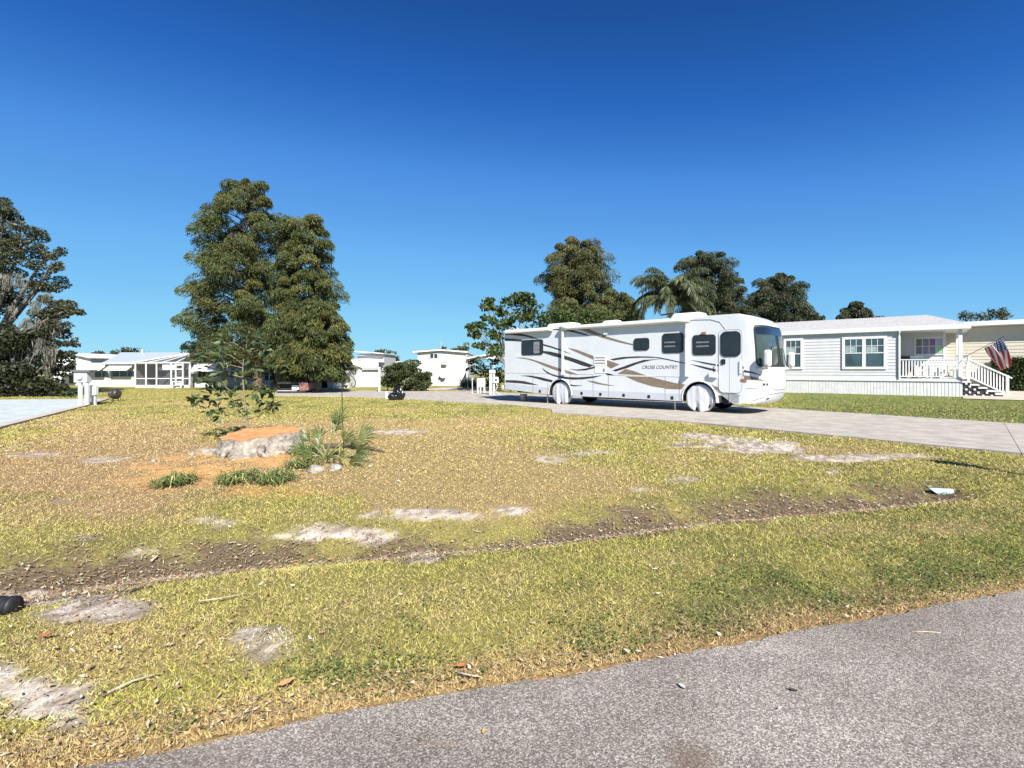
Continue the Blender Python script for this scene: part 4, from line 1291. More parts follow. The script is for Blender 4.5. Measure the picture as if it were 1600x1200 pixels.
hr.bar((xs1, 1.45, .22 + .98), (xs1 + .16, 1.45, 1.1), .10, .06)
hr.box(xs1 - .05, xs1 + .05, 1.40, 1.50, .2, 1.24)
hr.box(xs0 - .05, xs0 + .05, 1.40, 1.50, FL - .1, FL + .98)
hr = hr.build('stair_railing', m_rail, house)
for i in range(13):
    f_ = (i + .5) / 13
    x = xs0 + (xs1 - xs0) * f_; zz1 = FL + (.22 - FL) * f_
    MB().box(x - .025, x + .025, 1.43, 1.475, zz1 + .10, zz1 + .95).build('baluster', m_rail, hr)

# ---- rocking chairs and table on the porch
def loc_h(x, y, z): 
    return HO + hdx * x + hnn * y + Vector((0, 0, z))
m_chw = mat('chair_white', (.74, .74, .73), rough=.5, var=.06)
m_chd = mat('chair_dark', (.05, .05, .055), rough=.6, var=.1)
def rocker(label, x, y, rz, m):
    t = thing('rocking_chair', label, 'chair', loc_h(x, y, FL + .002), HANG + rz, 'rocking chairs on the porch')
    MB().box(-.26, .26, -.25, .25, .40, .44).build('seat', m, t)
    bk = MB(); bk.bar((-.26, .24, .42), (-.28, .44, 1.12), .05, .05); bk.bar((.26, .24, .42), (.28, .44, 1.12), .05, .05); bk.bar((-.28, .44, 1.12), (.28, .44, 1.12), .04, .10)
    bk = bk.build('backrest', m, t)
    for i in range(6):
        q = -.2 + .08 * i
        MB().bar((q, .25, .44), (q * 1.08, .43, 1.1), .018, .05).build('slat', m, bk)
    for sx_ in (-.27, .27):
        MB().bar((sx_, -.25, .64), (sx_, .34, .66), .07, .03).build('armrest', m, t)
        MB().bar((sx_, -.22, .07), (sx_, -.22, .63), .04, .04).build('leg', m, t)
        MB().bar((sx_, .22, .07), (sx_, .25, .45), .04, .04).build('leg', m, t)
        MB().tube([(sx_, -.42, .075), (sx_, -.2, .03), (sx_, .05, .022), (sx_, .3, .04), (sx_, .5, .10)], .022, 6).build('rocker', m, t)
    return t
xm = Hp(1448, 560)[0]
rocker('white slatted rocking chair behind the porch railing below the coloured window', xm - .25, 1.0, .35, m_chw)
rocker('white rocking chair at the stairs end of the porch', xm + 1.15, .95, -.5, m_chw)
rocker('dark rocking chair in the shaded left end of the porch', xc + .6, 1.1, .8, m_chd)

# ---- flag on its angled pole
T3, P3 = at(1566, 527, 22.9), at(1538, 543.5, 23.4)
A3 = loc_h(xp_ + .08, .08, 0); A3.z = CAM_H - (560 - HZ) / F * A3.y
ft = thing('flag', 'red white and blue striped flag hanging from an angled pole on the porch post', 'flag', A3)
MB().tube([(0, 0, 0), T3 + (T3 - A3).normalized() * .05 - A3], [.016, .012], 8).build('flagpole', mat('pole_grey', (.35, .33, .30), rough=.5), ft)
MB().lathe([(.0, -.03), (.03, -.01), (.03, .01), (0, .03)], T3 + (T3 - A3).normalized() * .06 - A3, 10).build('finial', mat('finial', (.1, .09, .08), rough=.4), ft)
nu, nv = 40, 60
c00, c10, c01, c11 = T3, P3, at(1580, 572, 23.0), at(1563, 579, 23.3)
Vf, UVf = [], []
for j in range(nv + 1):
    v_ = j / nv
    for i in range(nu + 1):
        u_ = i / nu
        p = (c00 * (1 - u_) + c10 * u_) * (1 - v_) + (c01 * (1 - u_) + c11 * u_) * v_
        wv = math.sin(u_ * 11 + v_ * 3.0) * .075 * min(1, v_ * 3 + .1) + math.sin(u_ * 21 - v_ * 5) * .02 * v_
        p = p + Vector((.35 * wv, -1.0 * wv, .15 * wv - .10 * math.sin(math.pi * u_) * (1 - v_) * .4))
        Vf.append(tuple(p - A3)); UVf.append((u_, v_))
Ff = [(j * (nu + 1) + i, j * (nu + 1) + i + 1, (j + 1) * (nu + 1) + i + 1, (j + 1) * (nu + 1) + i) for j in range(nv) for i in range(nu)]
me = bpy.data.meshes.new('flag_cloth'); me.from_pydata(Vf, [], Ff)
uvl = me.uv_layers.new(name='uv')
for lp in me.loops: uvl.data[lp.index].uv = UVf[lp.vertex_index]
me.polygons.foreach_set('use_smooth', [True] * len(me.polygons))
fm = bpy.data.materials.new('flag_print'); fm.use_nodes = True
n, l = fm.node_tree.nodes, fm.node_tree.links
uvn = n.new('ShaderNodeUVMap'); uvn.uv_map = 'uv'
sp = n.new('ShaderNodeSeparateXYZ'); l.new(uvn.outputs[0], sp.inputs[0])
def mth(op, a, b_=None, c_=None):
    q = n.new('ShaderNodeMath'); q.operation = op
    for k_, v_ in enumerate((a, b_, c_)):
        if v_ is None: continue
        if isinstance(v_, (int, float)): q.inputs[k_].default_value = v_
        else: l.new(v_, q.inputs[k_])
    return q.outputs[0]
U, Vv = sp.outputs[0], sp.outputs[1]
red = mth('LESS_THAN', mth('FRACT', mth('MULTIPLY', U, 6.5)), 0.5)
can = mth('MULTIPLY', mth('LESS_THAN', U, 7 / 13), mth('LESS_THAN', Vv, 0.42))
su = mth('SUBTRACT', mth('FRACT', mth('MULTIPLY', U, 9.3)), .5); sv = mth('SUBTRACT', mth('FRACT', mth('MULTIPLY', Vv, 14.3)), .5)
star = mth('LESS_THAN', mth('ADD', mth('MULTIPLY', su, su), mth('MULTIPLY', sv, sv)), .075)
def mixc(f_, a, b_):
    q = n.new('ShaderNodeMix'); q.data_type = 'RGBA'
    l.new(f_, q.inputs['Factor'])
    for k_, v_ in (('A', a), ('B', b_)):
        if isinstance(v_, tuple): q.inputs[k_].default_value = (*v_, 1)
        else: l.new(v_, q.inputs[k_])
    return q.outputs['Result']
cstripe = mixc(red, (.72, .70, .70), (.50, .055, .075))
ccan = mixc(star, (.05, .075, .19), (.7, .7, .72))
cf = mixc(can, cstripe, ccan)
l.new(cf, n['Principled BSDF'].inputs['Base Color']); n['Principled BSDF'].inputs['Roughness'].default_value = .8
tr = n.new('ShaderNodeBsdfTranslucent'); l.new(cf, tr.inputs['Color'])
ms = n.new('ShaderNodeMixShader'); ms.inputs[0].default_value = .3; l.new(n['Principled BSDF'].outputs[0], ms.inputs[1]); l.new(tr.outputs[0], ms.inputs[2]); l.new(ms.outputs[0], n['Material Output'].inputs['Surface'])
me.materials.append(fm)
fo = bpy.data.objects.new('flag_cloth', me); C.objects.link(fo); fo.parent = ft

# ================================================================== CREAM HOUSE BEHIND IT
m_cream = mat('cream_siding', (0.52, 0.475, 0.385), rough=.6, var=.04)
O2 = HO + hnn * 3.6
ch = thing('cream_house', 'cream sided house with a flat white carport roof beyond the hedge', 'house', O2, HANG)
X0, X1 = xe - 4.3, xe + 16
gb = .35
b = MB(); b.box(X0, X1, .1, 6, gb - .4, 3.75); b.build('wall', m_cream, ch)
b = MB(); siding(b, X0, X1, gb, 3.75, .096, .17); tag(b.build('siding', m_cream, ch, fix=False), kind='stuff')
b = MB(); b.box(X0 - .1, X1 + .3, -.45, 6.2, 3.86, 3.98); rf = b.build('roof', m_trim, ch)
b = MB(); b.box(X0 - .1, X1 + .3, -.48, -.44, 3.80, 4.02); b.build('fascia', m_trim, rf)
xj = xe + 2.2
b = MB(); b.box(xe + .2, X1, -.3, .07, 3.76, 3.84); b.build('ceiling_panel', m_soff, rf)
b = MB(); b.box(xe - 1.0, xe - .9, .03, .09, gb, 3.75); b.build('corner_trim', m_trim, ch)

# ================================================================== FAR WHITE HOUSES
m_fw = mat('far_white_wall', (0.52, 0.525, 0.53), rough=.6, var=.04, scale=1.2)
m_fw2 = mat('far_white_block', (0.52, 0.505, 0.48), rough=.8, var=.08, scale=3)
m_metal = mat('metal_roof', (0.36, 0.41, 0.47), rough=.45, var=.05, scale=2)
m_darkgl = glass('far_glass', (0.02, 0.024, 0.028))
m_grey = mat('soffit_grey', (0.36, 0.36, 0.38), rough=.7)  # plain grey shared by eaves, shutters, roof vent, grille and aerial
m_screen = bpy.data.materials.new('insect_screen'); m_screen.use_nodes = True
n, l = m_screen.node_tree.nodes, m_screen.node_tree.links
n['Principled BSDF'].inputs['Base Color'].default_value = (.03, .032, .035, 1); n['Principled BSDF'].inputs['Roughness'].default_value = .8
tb = n.new('ShaderNodeBsdfTransparent'); ms = n.new('ShaderNodeMixShader'); ms.inputs[0].default_value = .5
l.new(tb.outputs[0], ms.inputs[1]); l.new(n['Principled BSDF'].outputs[0], ms.inputs[2]); l.new(ms.outputs[0], n['Material Output'].inputs['Surface'])
class Facade:
    """camera-facing building front at depth Z: lengths from pixels"""
    def __init__(s, name, label, Z, pxc, cat='house', group=None):
        s.Z = Z; s.X0 = (pxc - 800) / F * Z
        s.t = thing(name, label, cat, (s.X0, Z, 0), 0, group)
    def x(s, px): return (px - 800) / F * s.Z - s.X0
    def z(s, py): return CAM_H - (py - HZ) / F * s.Z
    def box(s, name, m, px0, px1, py0, py1, y0, y1, parent=None, ground=False):
        z0 = 0.0 if ground else s.z(py1)
        return MB().box(s.x(px0), s.x(px1), y0, y1, z0, s.z(py0)).build(name, m, parent or s.t)
    def awn(s, px0, px1, py0, py1, out, name='awning'):
        a, c, z1, z0 = s.x(px0), s.x(px1), s.z(py0), s.z(py1)
        b = MB(); b.add([(a, -.02, z1), (c, -.02, z1), (c, -out, z0), (a, -out, z0), (a, -.02, z1 - .05), (c, -.02, z1 - .05), (c, -out, z0 - .05), (a, -out, z0 - .05)], [(0, 1, 2, 3), (7, 6, 5, 4), (0, 4, 5, 1), (1, 5, 6, 2), (2, 6, 7, 3), (3, 7, 4, 0)])
        return b.build(name, m_trim, s.t)
    def win(s, px0, px1, py0, py1, panes=2, frame=m_trim):
        fr = s.box('window', frame, px0, px1, py0, py1, -.05, .0)
        for i in range(panes):
            a = px0 + (px1 - px0) * i / panes + .55; c = px0 + (px1 - px0) * (i + 1) / panes - .55
            s.box('pane', m_darkgl, a, c, py0 + .6, py1 - .6, -.07, -.03, fr)
        return fr
# A: long low house with metal roof and window awnings
f = Facade('white_house', 'long low white house with pale blue metal roof and window awnings', 46, 170)
f.box('wall', m_fw, 141, 214, 567, 604, 0, 7, ground=True)
f.box('lower_wall', m_fw2, 172, 213, 593.5, 604, -.06, -.003, ground=True)
b = MB(); a, c, z0, z1 = f.x(139), f.x(256), f.z(566.5), f.z(554.5) + .35
b.add([(f.x(168), -.5, z0), (f.x(262), -.5, z0), (f.x(262), 3.6, z1), (f.x(141), 3.6, z1), (f.x(262), 7.6, z0), (f.x(141), 7.6, z0)], [(0, 1, 2, 3), (3, 2, 4, 5), (0, 3, 5), (1, 4, 2)])
rf = b.build('roof', m_metal, f.t)
b = MB(); b.box(f.x(168), f.x(262), -.54, -.48, z0 - .14, z0 + .03); b.build('fascia', m_trim, rf)
b = MB(); b.tube([(f.x(180), 3.4, z1 - .1), (f.x(180), 3.4, z1 + .35)], .12, 8); b.build('roof_vent', m_grey, rf)
f.awn(138, 169, 569, 578.5, 1.0); f.awn(175, 211, 568.5, 578, 1.0)
f.win(148.5, 171, 579, 590, 2); f.win(176, 211, 579, 589, 3)
f.box('pillar', m_trim, 171.3, 175, 567, 604, -.14, -.08, ground=True)
# A2: the gabled wing behind the oak
f = Facade('white_house', 'white gabled house end with slanting awnings showing beside the mossy oak', 50, 118)
b = MB(); zr_ = f.z(553); b.prism([(f.x(84), 0), (f.x(142), 0), (f.x(142), f.z(559)), (f.x(113), zr_), (f.x(84), f.z(559))], 0, 8); b.build('wall', m_fw, f.t)
b = MB(); b.prism([(f.x(80), f.z(560)), (f.x(113), f.z(552.6)), (f.x(146), f.z(560)), (f.x(146), f.z(558.6)), (f.x(113), f.z(551.3)), (f.x(80), f.z(558.6))], -.4, 8.2); b.build('roof', m_trim, f.t)
f.awn(103, 120, 560, 570, 1.2); f.awn(100, 124, 577, 586, 1.2)
f.win(110, 120, 570, 577, 1); f.win(108, 121, 586, 600, 1)
# B: screened pool room
f = Facade('screen_enclosure', 'white framed screened porch room with a hipped mesh roof', 43, 254, 'porch')
f.box('knee_wall', m_fw2, 212, 297, 601.5, 608, -.05, .12, ground=True)
pxs = [212, 228.5, 245, 268, 275, 286, 296.5]
for p in pxs:
    f.box('post', m_trim, p - .9, p + .9, 567, 601.5, -.05, .08)
fr_ = f.box('top_rail', m_trim, 211, 297.5, 565.6, 567.6, -.07, .09)
f.box('mid_rail', m_trim, 212, 297, 590.8, 592, -.04, .07)
for p, q in zip(pxs[:-1], pxs[1:]):
    f.box('screen', m_screen, p + .9, q - .9, 567.6, 590.8, .0, .012)
    f.box('screen', m_screen, p + .9, q - .9, 592, 601.5, .0, .012)
dr = f.box('door', m_trim, 275.3, 286.2, 569, 571, -.08, -.05); f.box('door_rail', m_trim, 275.8, 285.8, 598.5, 607, -.08, -.055, dr); f.box('door_rail', m_trim, 275.8, 285.8, 576, 577.5, -.08, -.055, dr); f.box('door_rail', m_trim, 275.8, 285.8, 589, 590.5, -.08, -.055, dr)
ze, zt_ = f.z(566), f.z(555.5) + .25
ea, ec, ra, rc = f.x(211), f.x(298), f.x(262), f.x(277)
b = MB()
pts_ = [(ea, 0, ze), (ec, 0, ze), (rc, 2.6, zt_), (ra, 2.6, zt_), (ec, 5.2, ze), (ea, 5.2, ze)]
for p, q in ((0, 3), (1, 2), (3, 2), (2, 4), (3, 5)): b.bar(pts_[p], pts_[q], .1, .1)
for f_ in (.25, .5, .75):
    lo = Vector(pts_[0]).lerp(Vector(pts_[1]), f_); hi = Vector(pts_[3]).lerp(Vector(pts_[2]), f_); b.bar(lo, hi, .08, .08)
b.build('roof_frame', m_trim, f.t)
b = MB(); b.add(pts_, [(0, 1, 2, 3), (1, 4, 2), (0, 3, 5), (3, 2, 4, 5)]); b.build('roof_screen', m_screen, f.t)
f.box('inner_wall', mat('inner_wall_grey', (.42, .44, .47), rough=.7), 212, 297, 567.5, 604, 2.8, 2.95, ground=True)
f.box('step', m_fw2, 257, 276, 605.5, 609, -1.2, -.06, ground=True)
iw = f.box('inner_window', m_darkgl, 256, 268, 577, 588, 2.76, 2.79)
f.box('inner_window', m_darkgl, 268, 274, 577, 588, 2.76, 2.79)
f.box('inner_window', m_darkgl, 212.5, 224, 579, 588, 2.76, 2.79)
f.awn(254, 276, 570, 577, .0)
# C: white house behind the sapling
f = Facade('white_house', 'white house with awning and window row behind the young magnolia sapling', 44, 370)
f.box('wall', m_fw, 295, 412, 567, 606, .3, 6, ground=True)
b = MB(); b.add([(f.x(283), -.4, f.z(568.5)), (f.x(300), -.4, f.z(563)), (f.x(420), -.4, f.z(563)), (f.x(420), 3, f.z(557)), (f.x(310), 3, f.z(557)), (f.x(283), 3, f.z(564))], [(0, 1, 4, 5), (1, 2, 3, 4)])
b.build('roof', m_trim, f.t)
a_ = f.awn(305, 396, 568.5, 579.5, .9)
for k in range(6): f.win(306.5 + k * 14.5, 319.5 + k * 14.5, 579, 590, 2)
for ch_ in f.t.children:
    if ch_.name.startswith('window'): ch_.location.y = .3
for p in (288, 301):
    f.box('rail_post', m_trim, p - .8, p + .8, 596, 609, -1.6, -1.5, ground=True)
f.box('handrail', m_trim, 286, 303, 595, 596.4, -1.62, -1.5)
# D: dark screened porch under the cypresses
f = Facade('porch_house', 'white house with a dark screened porch in the shade behind the tall cypresses', 43, 470)
f.box('wall', m_fw, 414, 546, 560, 604, 2.5, 7, ground=True)
f.box('knee_wall', m_fw, 414, 512, 594, 604, -.05, .1, ground=True)
f.box('screen', mat('dark_screen', (.035, .036, .036), rough=.7), 414, 503, 571, 594, .0, .05)
for p in (421, 435, 450, 464, 478.5, 487.5, 503): f.box('post', m_trim, p - .8, p + .8, 571, 594, -.06, -.003)
rf = f.box('roof', m_trim, 410, 512, 566, 571, -.5, 2.6)
f.box('end_wall', m_fw, 503, 545, 572, 604, -.05, 2.4, ground=True)
# E: stepped white house
f = Facade('white_house', 'stepped white house with grey eaves left of the round bush', 45, 565)
f.box('upper_wall', m_fw, 547, 590, 552, 578, 2.2, 7)
b = MB(); b.add([(f.x(545), 1.6, f.z(548.6)), (f.x(592), 1.6, f.z(552.2)), (f.x(592), 1.6, f.z(550.8)), (f.x(545), 1.6, f.z(547.2)), (f.x(545), 7.4, f.z(548.6)), (f.x(592), 7.4, f.z(552.2)), (f.x(592), 7.4, f.z(550.8)), (f.x(545), 7.4, f.z(547.2))], [(0, 1, 2, 3), (7, 6, 5, 4), (3, 2, 6, 7), (1, 5, 6, 2), (0, 4, 5, 1), (0, 3, 7, 4)]); b.build('upper_roof', m_trim, f.t)
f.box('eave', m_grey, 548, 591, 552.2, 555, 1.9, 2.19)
b = MB(); siding(b, f.x(567), f.x(591.4), .05, f.z(578), -.003, .2); tag(b.build('siding', m_fw, f.t, fix=False), kind='stuff')
b = MB(); b.prism([(f.x(512), 0), (f.x(567), 0), (f.x(567), f.z(576)), (f.x(541), f.z(566)), (f.x(512), f.z(566))], .02, 2.2); b.build('gable_wall', m_fw, f.t)
f.box('front_wall', mat('front_siding', (.62, .63, .64), rough=.6), 567, 591.5, 578, 602, .0, 2.2, ground=True)
b = MB(); b.add([(f.x(541), -.2, f.z(565.6)), (f.x(592), -.2, f.z(565.6)), (f.x(592.5), -.25, f.z(574.6)), (f.x(567), -.25, f.z(574.6)), (f.x(541), 2.2, f.z(565.4)), (f.x(592), 2.2, f.z(565.4))], [(0, 3, 2, 1), (0, 1, 5, 4)]); b.build('lower_roof', m_trim, f.t)
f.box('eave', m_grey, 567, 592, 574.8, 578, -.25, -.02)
# F: low roof far between
f = Facade('low_building', 'low white roofed building glimpsed between the stepped house and the round bush', 58, 603)
f.box('wall', m_fw, 588, 640, 568, 598, 0, 4, ground=True); f.box('roof', m_trim, 586, 642, 564.8, 567.6, -.4, 4.3)
# G: tall white house with shuttered window
f = Facade('tall_white_house', 'tall plain white house wall with a small shuttered window and air conditioner', 48, 690)
b = MB(); b.prism([(f.x(652.5), 0), (f.x(729.5), 0), (f.x(729.5), f.z(551)), (f.x(689), f.z(548)), (f.x(652.5), f.z(551))], 0, 8); b.build('wall', m_fw, f.t)
b = MB()
for y0_, y1_ in ((-.35, 8.4),):
    b.prism([(f.x(646), f.z(551.2)), (f.x(689), f.z(547.8)), (f.x(730.5), f.z(551.2)), (f.x(730.5), f.z(549.2)), (f.x(689), f.z(546)), (f.x(646), f.z(549.2))], y0_, y1_)
b.build('roof', m_trim, f.t)
MB().add([(f.x(652.4), .0, 0), (f.x(652.4), 0, f.z(551.5)), (f.x(636) * 1.02, 7, f.z(551.5)), (f.x(636) * 1.02, 7, 0)], [(0, 1, 2, 3)]).build('side_wall', m_fw, f.t)
b = MB(); siding(b, f.x(652.6), f.x(729.4), .05, f.z(551.3), -.002, .22); tag(b.build('siding', m_fw, f.t, fix=False), kind='stuff')
f.win(672, 684, 552.3, 560, 2)
for p in (669, 684.2): f.box('shutter', m_grey, p, p + 2.7, 552.3, 560, -.06, -.005)
ac = f.box('air_conditioner', m_trim, 691, 698.5, 564.5, 570, -.4, .0); f.box('grille', m_grey, 691.6, 698, 565.2, 569.4, -.42, -.4, ac)
s_ = MB(); s_.lathe([(.0, .0), (.28, .04), (.34, .12), (.30, .12), (0, .04)], (f.x(692), -.3, f.z(586)), 16, M=Matrix.Rotation(R(70), 4, 'X') @ Matrix.Rotation(R(20), 4, 'Y')); s_.tube([(f.x(692), 0, f.z(589)), (f.x(692), -.3, f.z(586))], .025, 6); s_.build('satellite_dish', m_fw2, f.t)
b = MB(); x = f.x(688.5); b.tube([(x, .3, f.z(548)), (x, .3, f.z(533))], .03, 6); b.tube([(x - .45, .3, f.z(534.5)), (x + .1, .3, f.z(534.5))], .018, 5)
for q in (-.4, -.25, -.1): b.tube([(x + q, .0, f.z(534.5)), (x + q, .6, f.z(534.5))], .014, 5)
b.build('aerial', m_grey, f.t)
b = MB(); b.lathe([(0, 0), (.24, .02), (.30, .12), (.0, .10)], (f.x(687), -1.0, f.z(598.5)), 16, M=Matrix.Rotation(R(75), 4, 'X')); b.tube([(f.x(687), -1.0, 0), (f.x(687), -1.0, f.z(598))], .03, 6)
b.build('ground_dish', m_grey, f.t)
# H: carport
f = Facade('carport', 'flat white carport roof on thin posts behind the tail of the motorhome', 43, 760, 'carport')
b = MB(); b.add([(f.x(729), -1, f.z(559.5)), (f.x(800), -1, f.z(547)), (f.x(800), 4, f.z(547)), (f.x(729), 4, f.z(559.5)), (f.x(729), -1, f.z(561.5)), (f.x(800), -1, f.z(549)), (f.x(800), 4, f.z(549)), (f.x(729), 4, f.z(561.5))], [(0, 1, 2, 3), (7, 6, 5, 4), (0, 4, 5, 1), (3, 2, 6, 7), (0, 3, 7, 4), (1, 5, 6, 2)]); b.build('roof', m_trim, f.t)
f.box('lower_roof', m_trim, 762, 800, 558, 561.5, -1.5, 2)
for p in (731, 773, 796): f.box('post', m_trim, p - .7, p + .7, 560, 604, -.9, -.8, ground=True)
f = Facade('garden_gate', 'white pipe gate frame in front of the shrubs by the carport', 41, 741, 'gate')
b = MB(); b.tube([(f.x(731), 0, 0), (f.x(731), 0, f.z(581)), (f.x(750), 0, f.z(581)), (f.x(750), 0, 0)], .06, 6); b.build('gate_frame', m_trim, f.t)
b = MB(); b.tube([(f.x(731), 0, f.z(591)), (f.x(750), 0, f.z(591))], .035, 6); b.build('gate_rail', m_trim, f.t)

# ================================================================== TREES
def leaf_mat(name, col, trans=.14, rough=.55):
    return mat(name, col, rough=rough, var=.15, scale=2.5, attr='tint', trans=trans, spec=.3)
m_bark = mat('bark_brown', (0.13, 0.095, 0.07), rough=.95, var=.3, scale=9, bump=.8, bscale=22)
m_bark_g = mat('bark_grey', (0.20, 0.18, 0.155), rough=.95, var=.3, scale=9, bump=.8, bscale=22)
m_cyp = leaf_mat('cypress_foliage', (0.078, 0.088, 0.028))
m_cyp2 = leaf_mat('cypress_foliage_rust', (0.085, 0.083, 0.03))
m_oak = leaf_mat('oak_foliage', (0.062, 0.068, 0.034))
m_lush = leaf_mat('lush_foliage', (0.06, 0.09, 0.024), .25)
m_shrub = leaf_mat('shrub_foliage', (0.05, 0.065, 0.022))
m_hedge = leaf_mat('hedge_foliage', (0.045, 0.065, 0.02))
m_moss = leaf_mat('spanish_moss', (0.20, 0.19, 0.155), .2, .9)
m_shaded = leaf_mat('shaded_shrub_foliage', (0.028, 0.036, 0.015))  # foliage green darkened to stand for the shade under the oak
m_far = leaf_mat('far_foliage', (0.05, 0.058, 0.026))
m_palm = leaf_mat('palm_foliage', (0.12, 0.14, 0.07), .25, .4)
def unit(a):
    return a / (np.linalg.norm(a, axis=-1, keepdims=True) + 1e-9)
def leaves(name, c, d, L, W, m, parent, tint):
    """kite-shaped leaves: centre, direction, length, width"""
    n_ = len(c)
    r_ = unit(rng.normal(size=(n_, 3)))
    s_ = unit(np.cross(d, r_))
    V = np.stack([c - d * (L * .5)[:, None], c + s_ * (W * .5)[:, None], c + d * (L * .5)[:, None], c - s_ * (W * .5)[:, None]], 1).reshape(-1, 3)
    return mesh_np(name, V, np.arange(4 * n_).reshape(n_, 4), m, parent, np.repeat(tint, 4, 0))
def in_ellipsoid(n_, shell=.5):
    d = unit(rng.normal(size=(n_, 3)))
    return d * (rng.random(n_) ** (1 / 3) * (1 - shell) + shell * rng.uniform(.75, 1.05, n_))[:, None]
def cypress(label, pxt, Z, prof, nb, nl, m=m_cyp, crown_low=None, group='cypress trees', leafL=.23, trunk_r=.32, dens=2, gap=.0):
    base = ((pxt - 800) / F * Z, Z)
    g = gz(*base)
    t = thing('cypress_tree', label, 'tree', (base[0], base[1], g), 0, group)
    zs_ = [CAM_H - (p[0] - HZ) / F * Z - g for p in prof]
    xl = [(p[1] - pxt) / F * Z for p in prof]; xr = [(p[2] - pxt) / F * Z for p in prof]
    o = np.argsort(zs_); zs_ = np.array(zs_)[o]; xl = np.array(xl)[o]; xr = np.array(xr)[o]
    H = zs_[-1]
    xmid = lambda z: .5 * (np.interp(z, zs_, xl) + np.interp(z, zs_, xr)) * np.clip(z / H, 0, 1) ** 1.5
    b = MB()
    tp = [(0, 0, -.1), (0.02, 0, .4)] + [(float(xmid(z)) * .8 + random.uniform(-.08, .08), random.uniform(-.08, .08), z) for z in np.linspace(1.5, H * .95, 9)]
    b.tube(tp, list(np.array([1.45, 1.1] + list(np.linspace(1, .1, 9))) * trunk_r), 10)
    b.build('trunk', m_bark, t, smooth=True)
    wz = np.interp(np.linspace(zs_[0], H, 200), zs_, xr - xl) + .6
    cdf = np.cumsum(wz) / wz.sum()
    lim = MB()
    cs, rs = [], []
    for i in range(nb):
        z = float(np.interp((i + random.random()) / nb, cdf, np.linspace(zs_[0], H, 200)))
        ph = (i * 2.39996 + random.uniform(-.4, .4))
        ca, sa = math.cos(ph), math.sin(ph)
        a, c_ = float(np.interp(z, zs_, xl)), float(np.interp(z, zs_, xr))
        hw = (c_ - a) / 2; xm_ = (a + c_) / 2
        rr = random.uniform(.6, 1.12)
        tip = np.array([xm_ + ca * hw * rr, sa * hw * rr * .95, z])
        z0_ = max(.6, z - .22 * hw - .1)
        tx = float(xmid(z0_)) * .8
        st = np.array([tx, 0, z0_])
        mid = st * .45 + tip * .55 + np.array([0, 0, .18 * hw])
        if hw > .8:
            lim.tube([st, mid, tip], [trunk_r * .22 * (1 - .7 * z / H) + .02, .035, .012], 5, cap=False)
        for k_ in range(dens):
            f_ = .5 + .5 * (k_ + .9) / dens * random.uniform(.85, 1.05) if random.random() < .8 else random.random()
            p = st * (1 - f_) ** 2 + 2 * mid * f_ * (1 - f_) + tip * f_ ** 2
            if f_ < .35 and hw > 1.5 and random.random() < gap: continue
            cs.append(p + np.array([random.uniform(-.2, .2), random.uniform(-.2, .2), random.uniform(-.1, .15)]))
            rs.append((.17 * hw + .34) * random.uniform(.6, 1.35))
    lim.build('limb', m_bark, t, smooth=True)
    cs, rs = np.array(cs), np.array(rs)
    n_ = len(cs)
    q = np.repeat(np.arange(n_), int(nl * 4.6))
    off = in_ellipsoid(len(q), .55) * rs[q][:, None] * np.array([1, 1, .36])
    off[:, 2] -= .35 * (off[:, 0] ** 2 + off[:, 1] ** 2) / rs[q]
    # fringe of sprays hanging from the underside
    hang = rng.random(len(q)) < .4
    off[:, 2] -= np.where(hang, rng.uniform(0, .55, len(q)) * rs[q], 0)
    P = cs[q] + off
    out = unit(np.stack([P[:, 0] - xmid(P[:, 2]), P[:, 1], 0 * P[:, 0]], -1))
    d = unit(out * .55 + np.array([0, 0, -1.0]) * rng.uniform(.2, 1.3, len(q))[:, None] + rng.normal(size=(len(q), 3)) * .35)
    L = leafL * rng.uniform(.6, 1.25, len(q)); W = L * rng.uniform(.14, .28, len(q))
    tn = (rng.uniform(.72, 1.3, n_)[q] * rng.uniform(.7, 1.35, len(q)))[:, None] * np.where((rng.random(n_)[q] < .3)[:, None], np.array([[1.15, 1.04, .88]]), np.array([[.95, 1.03, .95]]))
    leaves('crown', P, d, L, W, m, t, tn)
    return t
cypress('tallest cypress, dense drooping olive foliage, left of the two tall trees', 402, 37, [(274, 378, 394), (290, 352, 414), (312, 340, 430), (330, 318, 436), (352, 306, 436), (385, 304, 434), (402, 296, 436), (418, 292, 432), (436, 306, 436), (460, 290, 436), (478, 300, 434), (500, 288, 436), (520, 300, 436), (542, 282, 438), (565, 315, 440)], 112, 130, group='tall cypresses', gap=.6)
cypress('shorter dense cypress, right-hand of the two tall trees, standing behind the brown tub', 437, 35.5, [(334, 456, 490), (346, 444, 508), (378, 440, 514), (410, 440, 520), (450, 438, 530), (480, 436, 534), (520, 430, 538), (550, 422, 540), (572, 430, 532), (588, 450, 505)], 96, 130, group='tall cypresses')
cypress('small low cypress with a thin straight trunk right of the two tall ones', 496, 33, [(470, 478, 520), (500, 462, 535), (540, 452, 545), (565, 455, 548), (580, 468, 540), (588, 495, 532)], 60, 110, group='tall cypresses', trunk_r=.12, leafL=.28)
cypress('rust-tinged bald cypress rising above the middle of the motorhome', 905, 50, [(371, 893, 912), (385, 868, 945), (405, 852, 945), (425, 852, 948), (445, 850, 958), (470, 858, 955), (500, 850, 962), (540, 860, 955)], 120, 95, m_cyp2, group='cypresses beyond the motorhome', leafL=.28)
cypress('broad dark cypress behind the feathery palm', 1108, 52, [(395, 1085, 1120), (408, 1064, 1138), (425, 1066, 1140), (450, 1072, 1158), (475, 1070, 1168), (500, 1065, 1165), (540, 1075, 1160)], 110, 95, m_far, group='cypresses beyond the motorhome', leafL=.28)
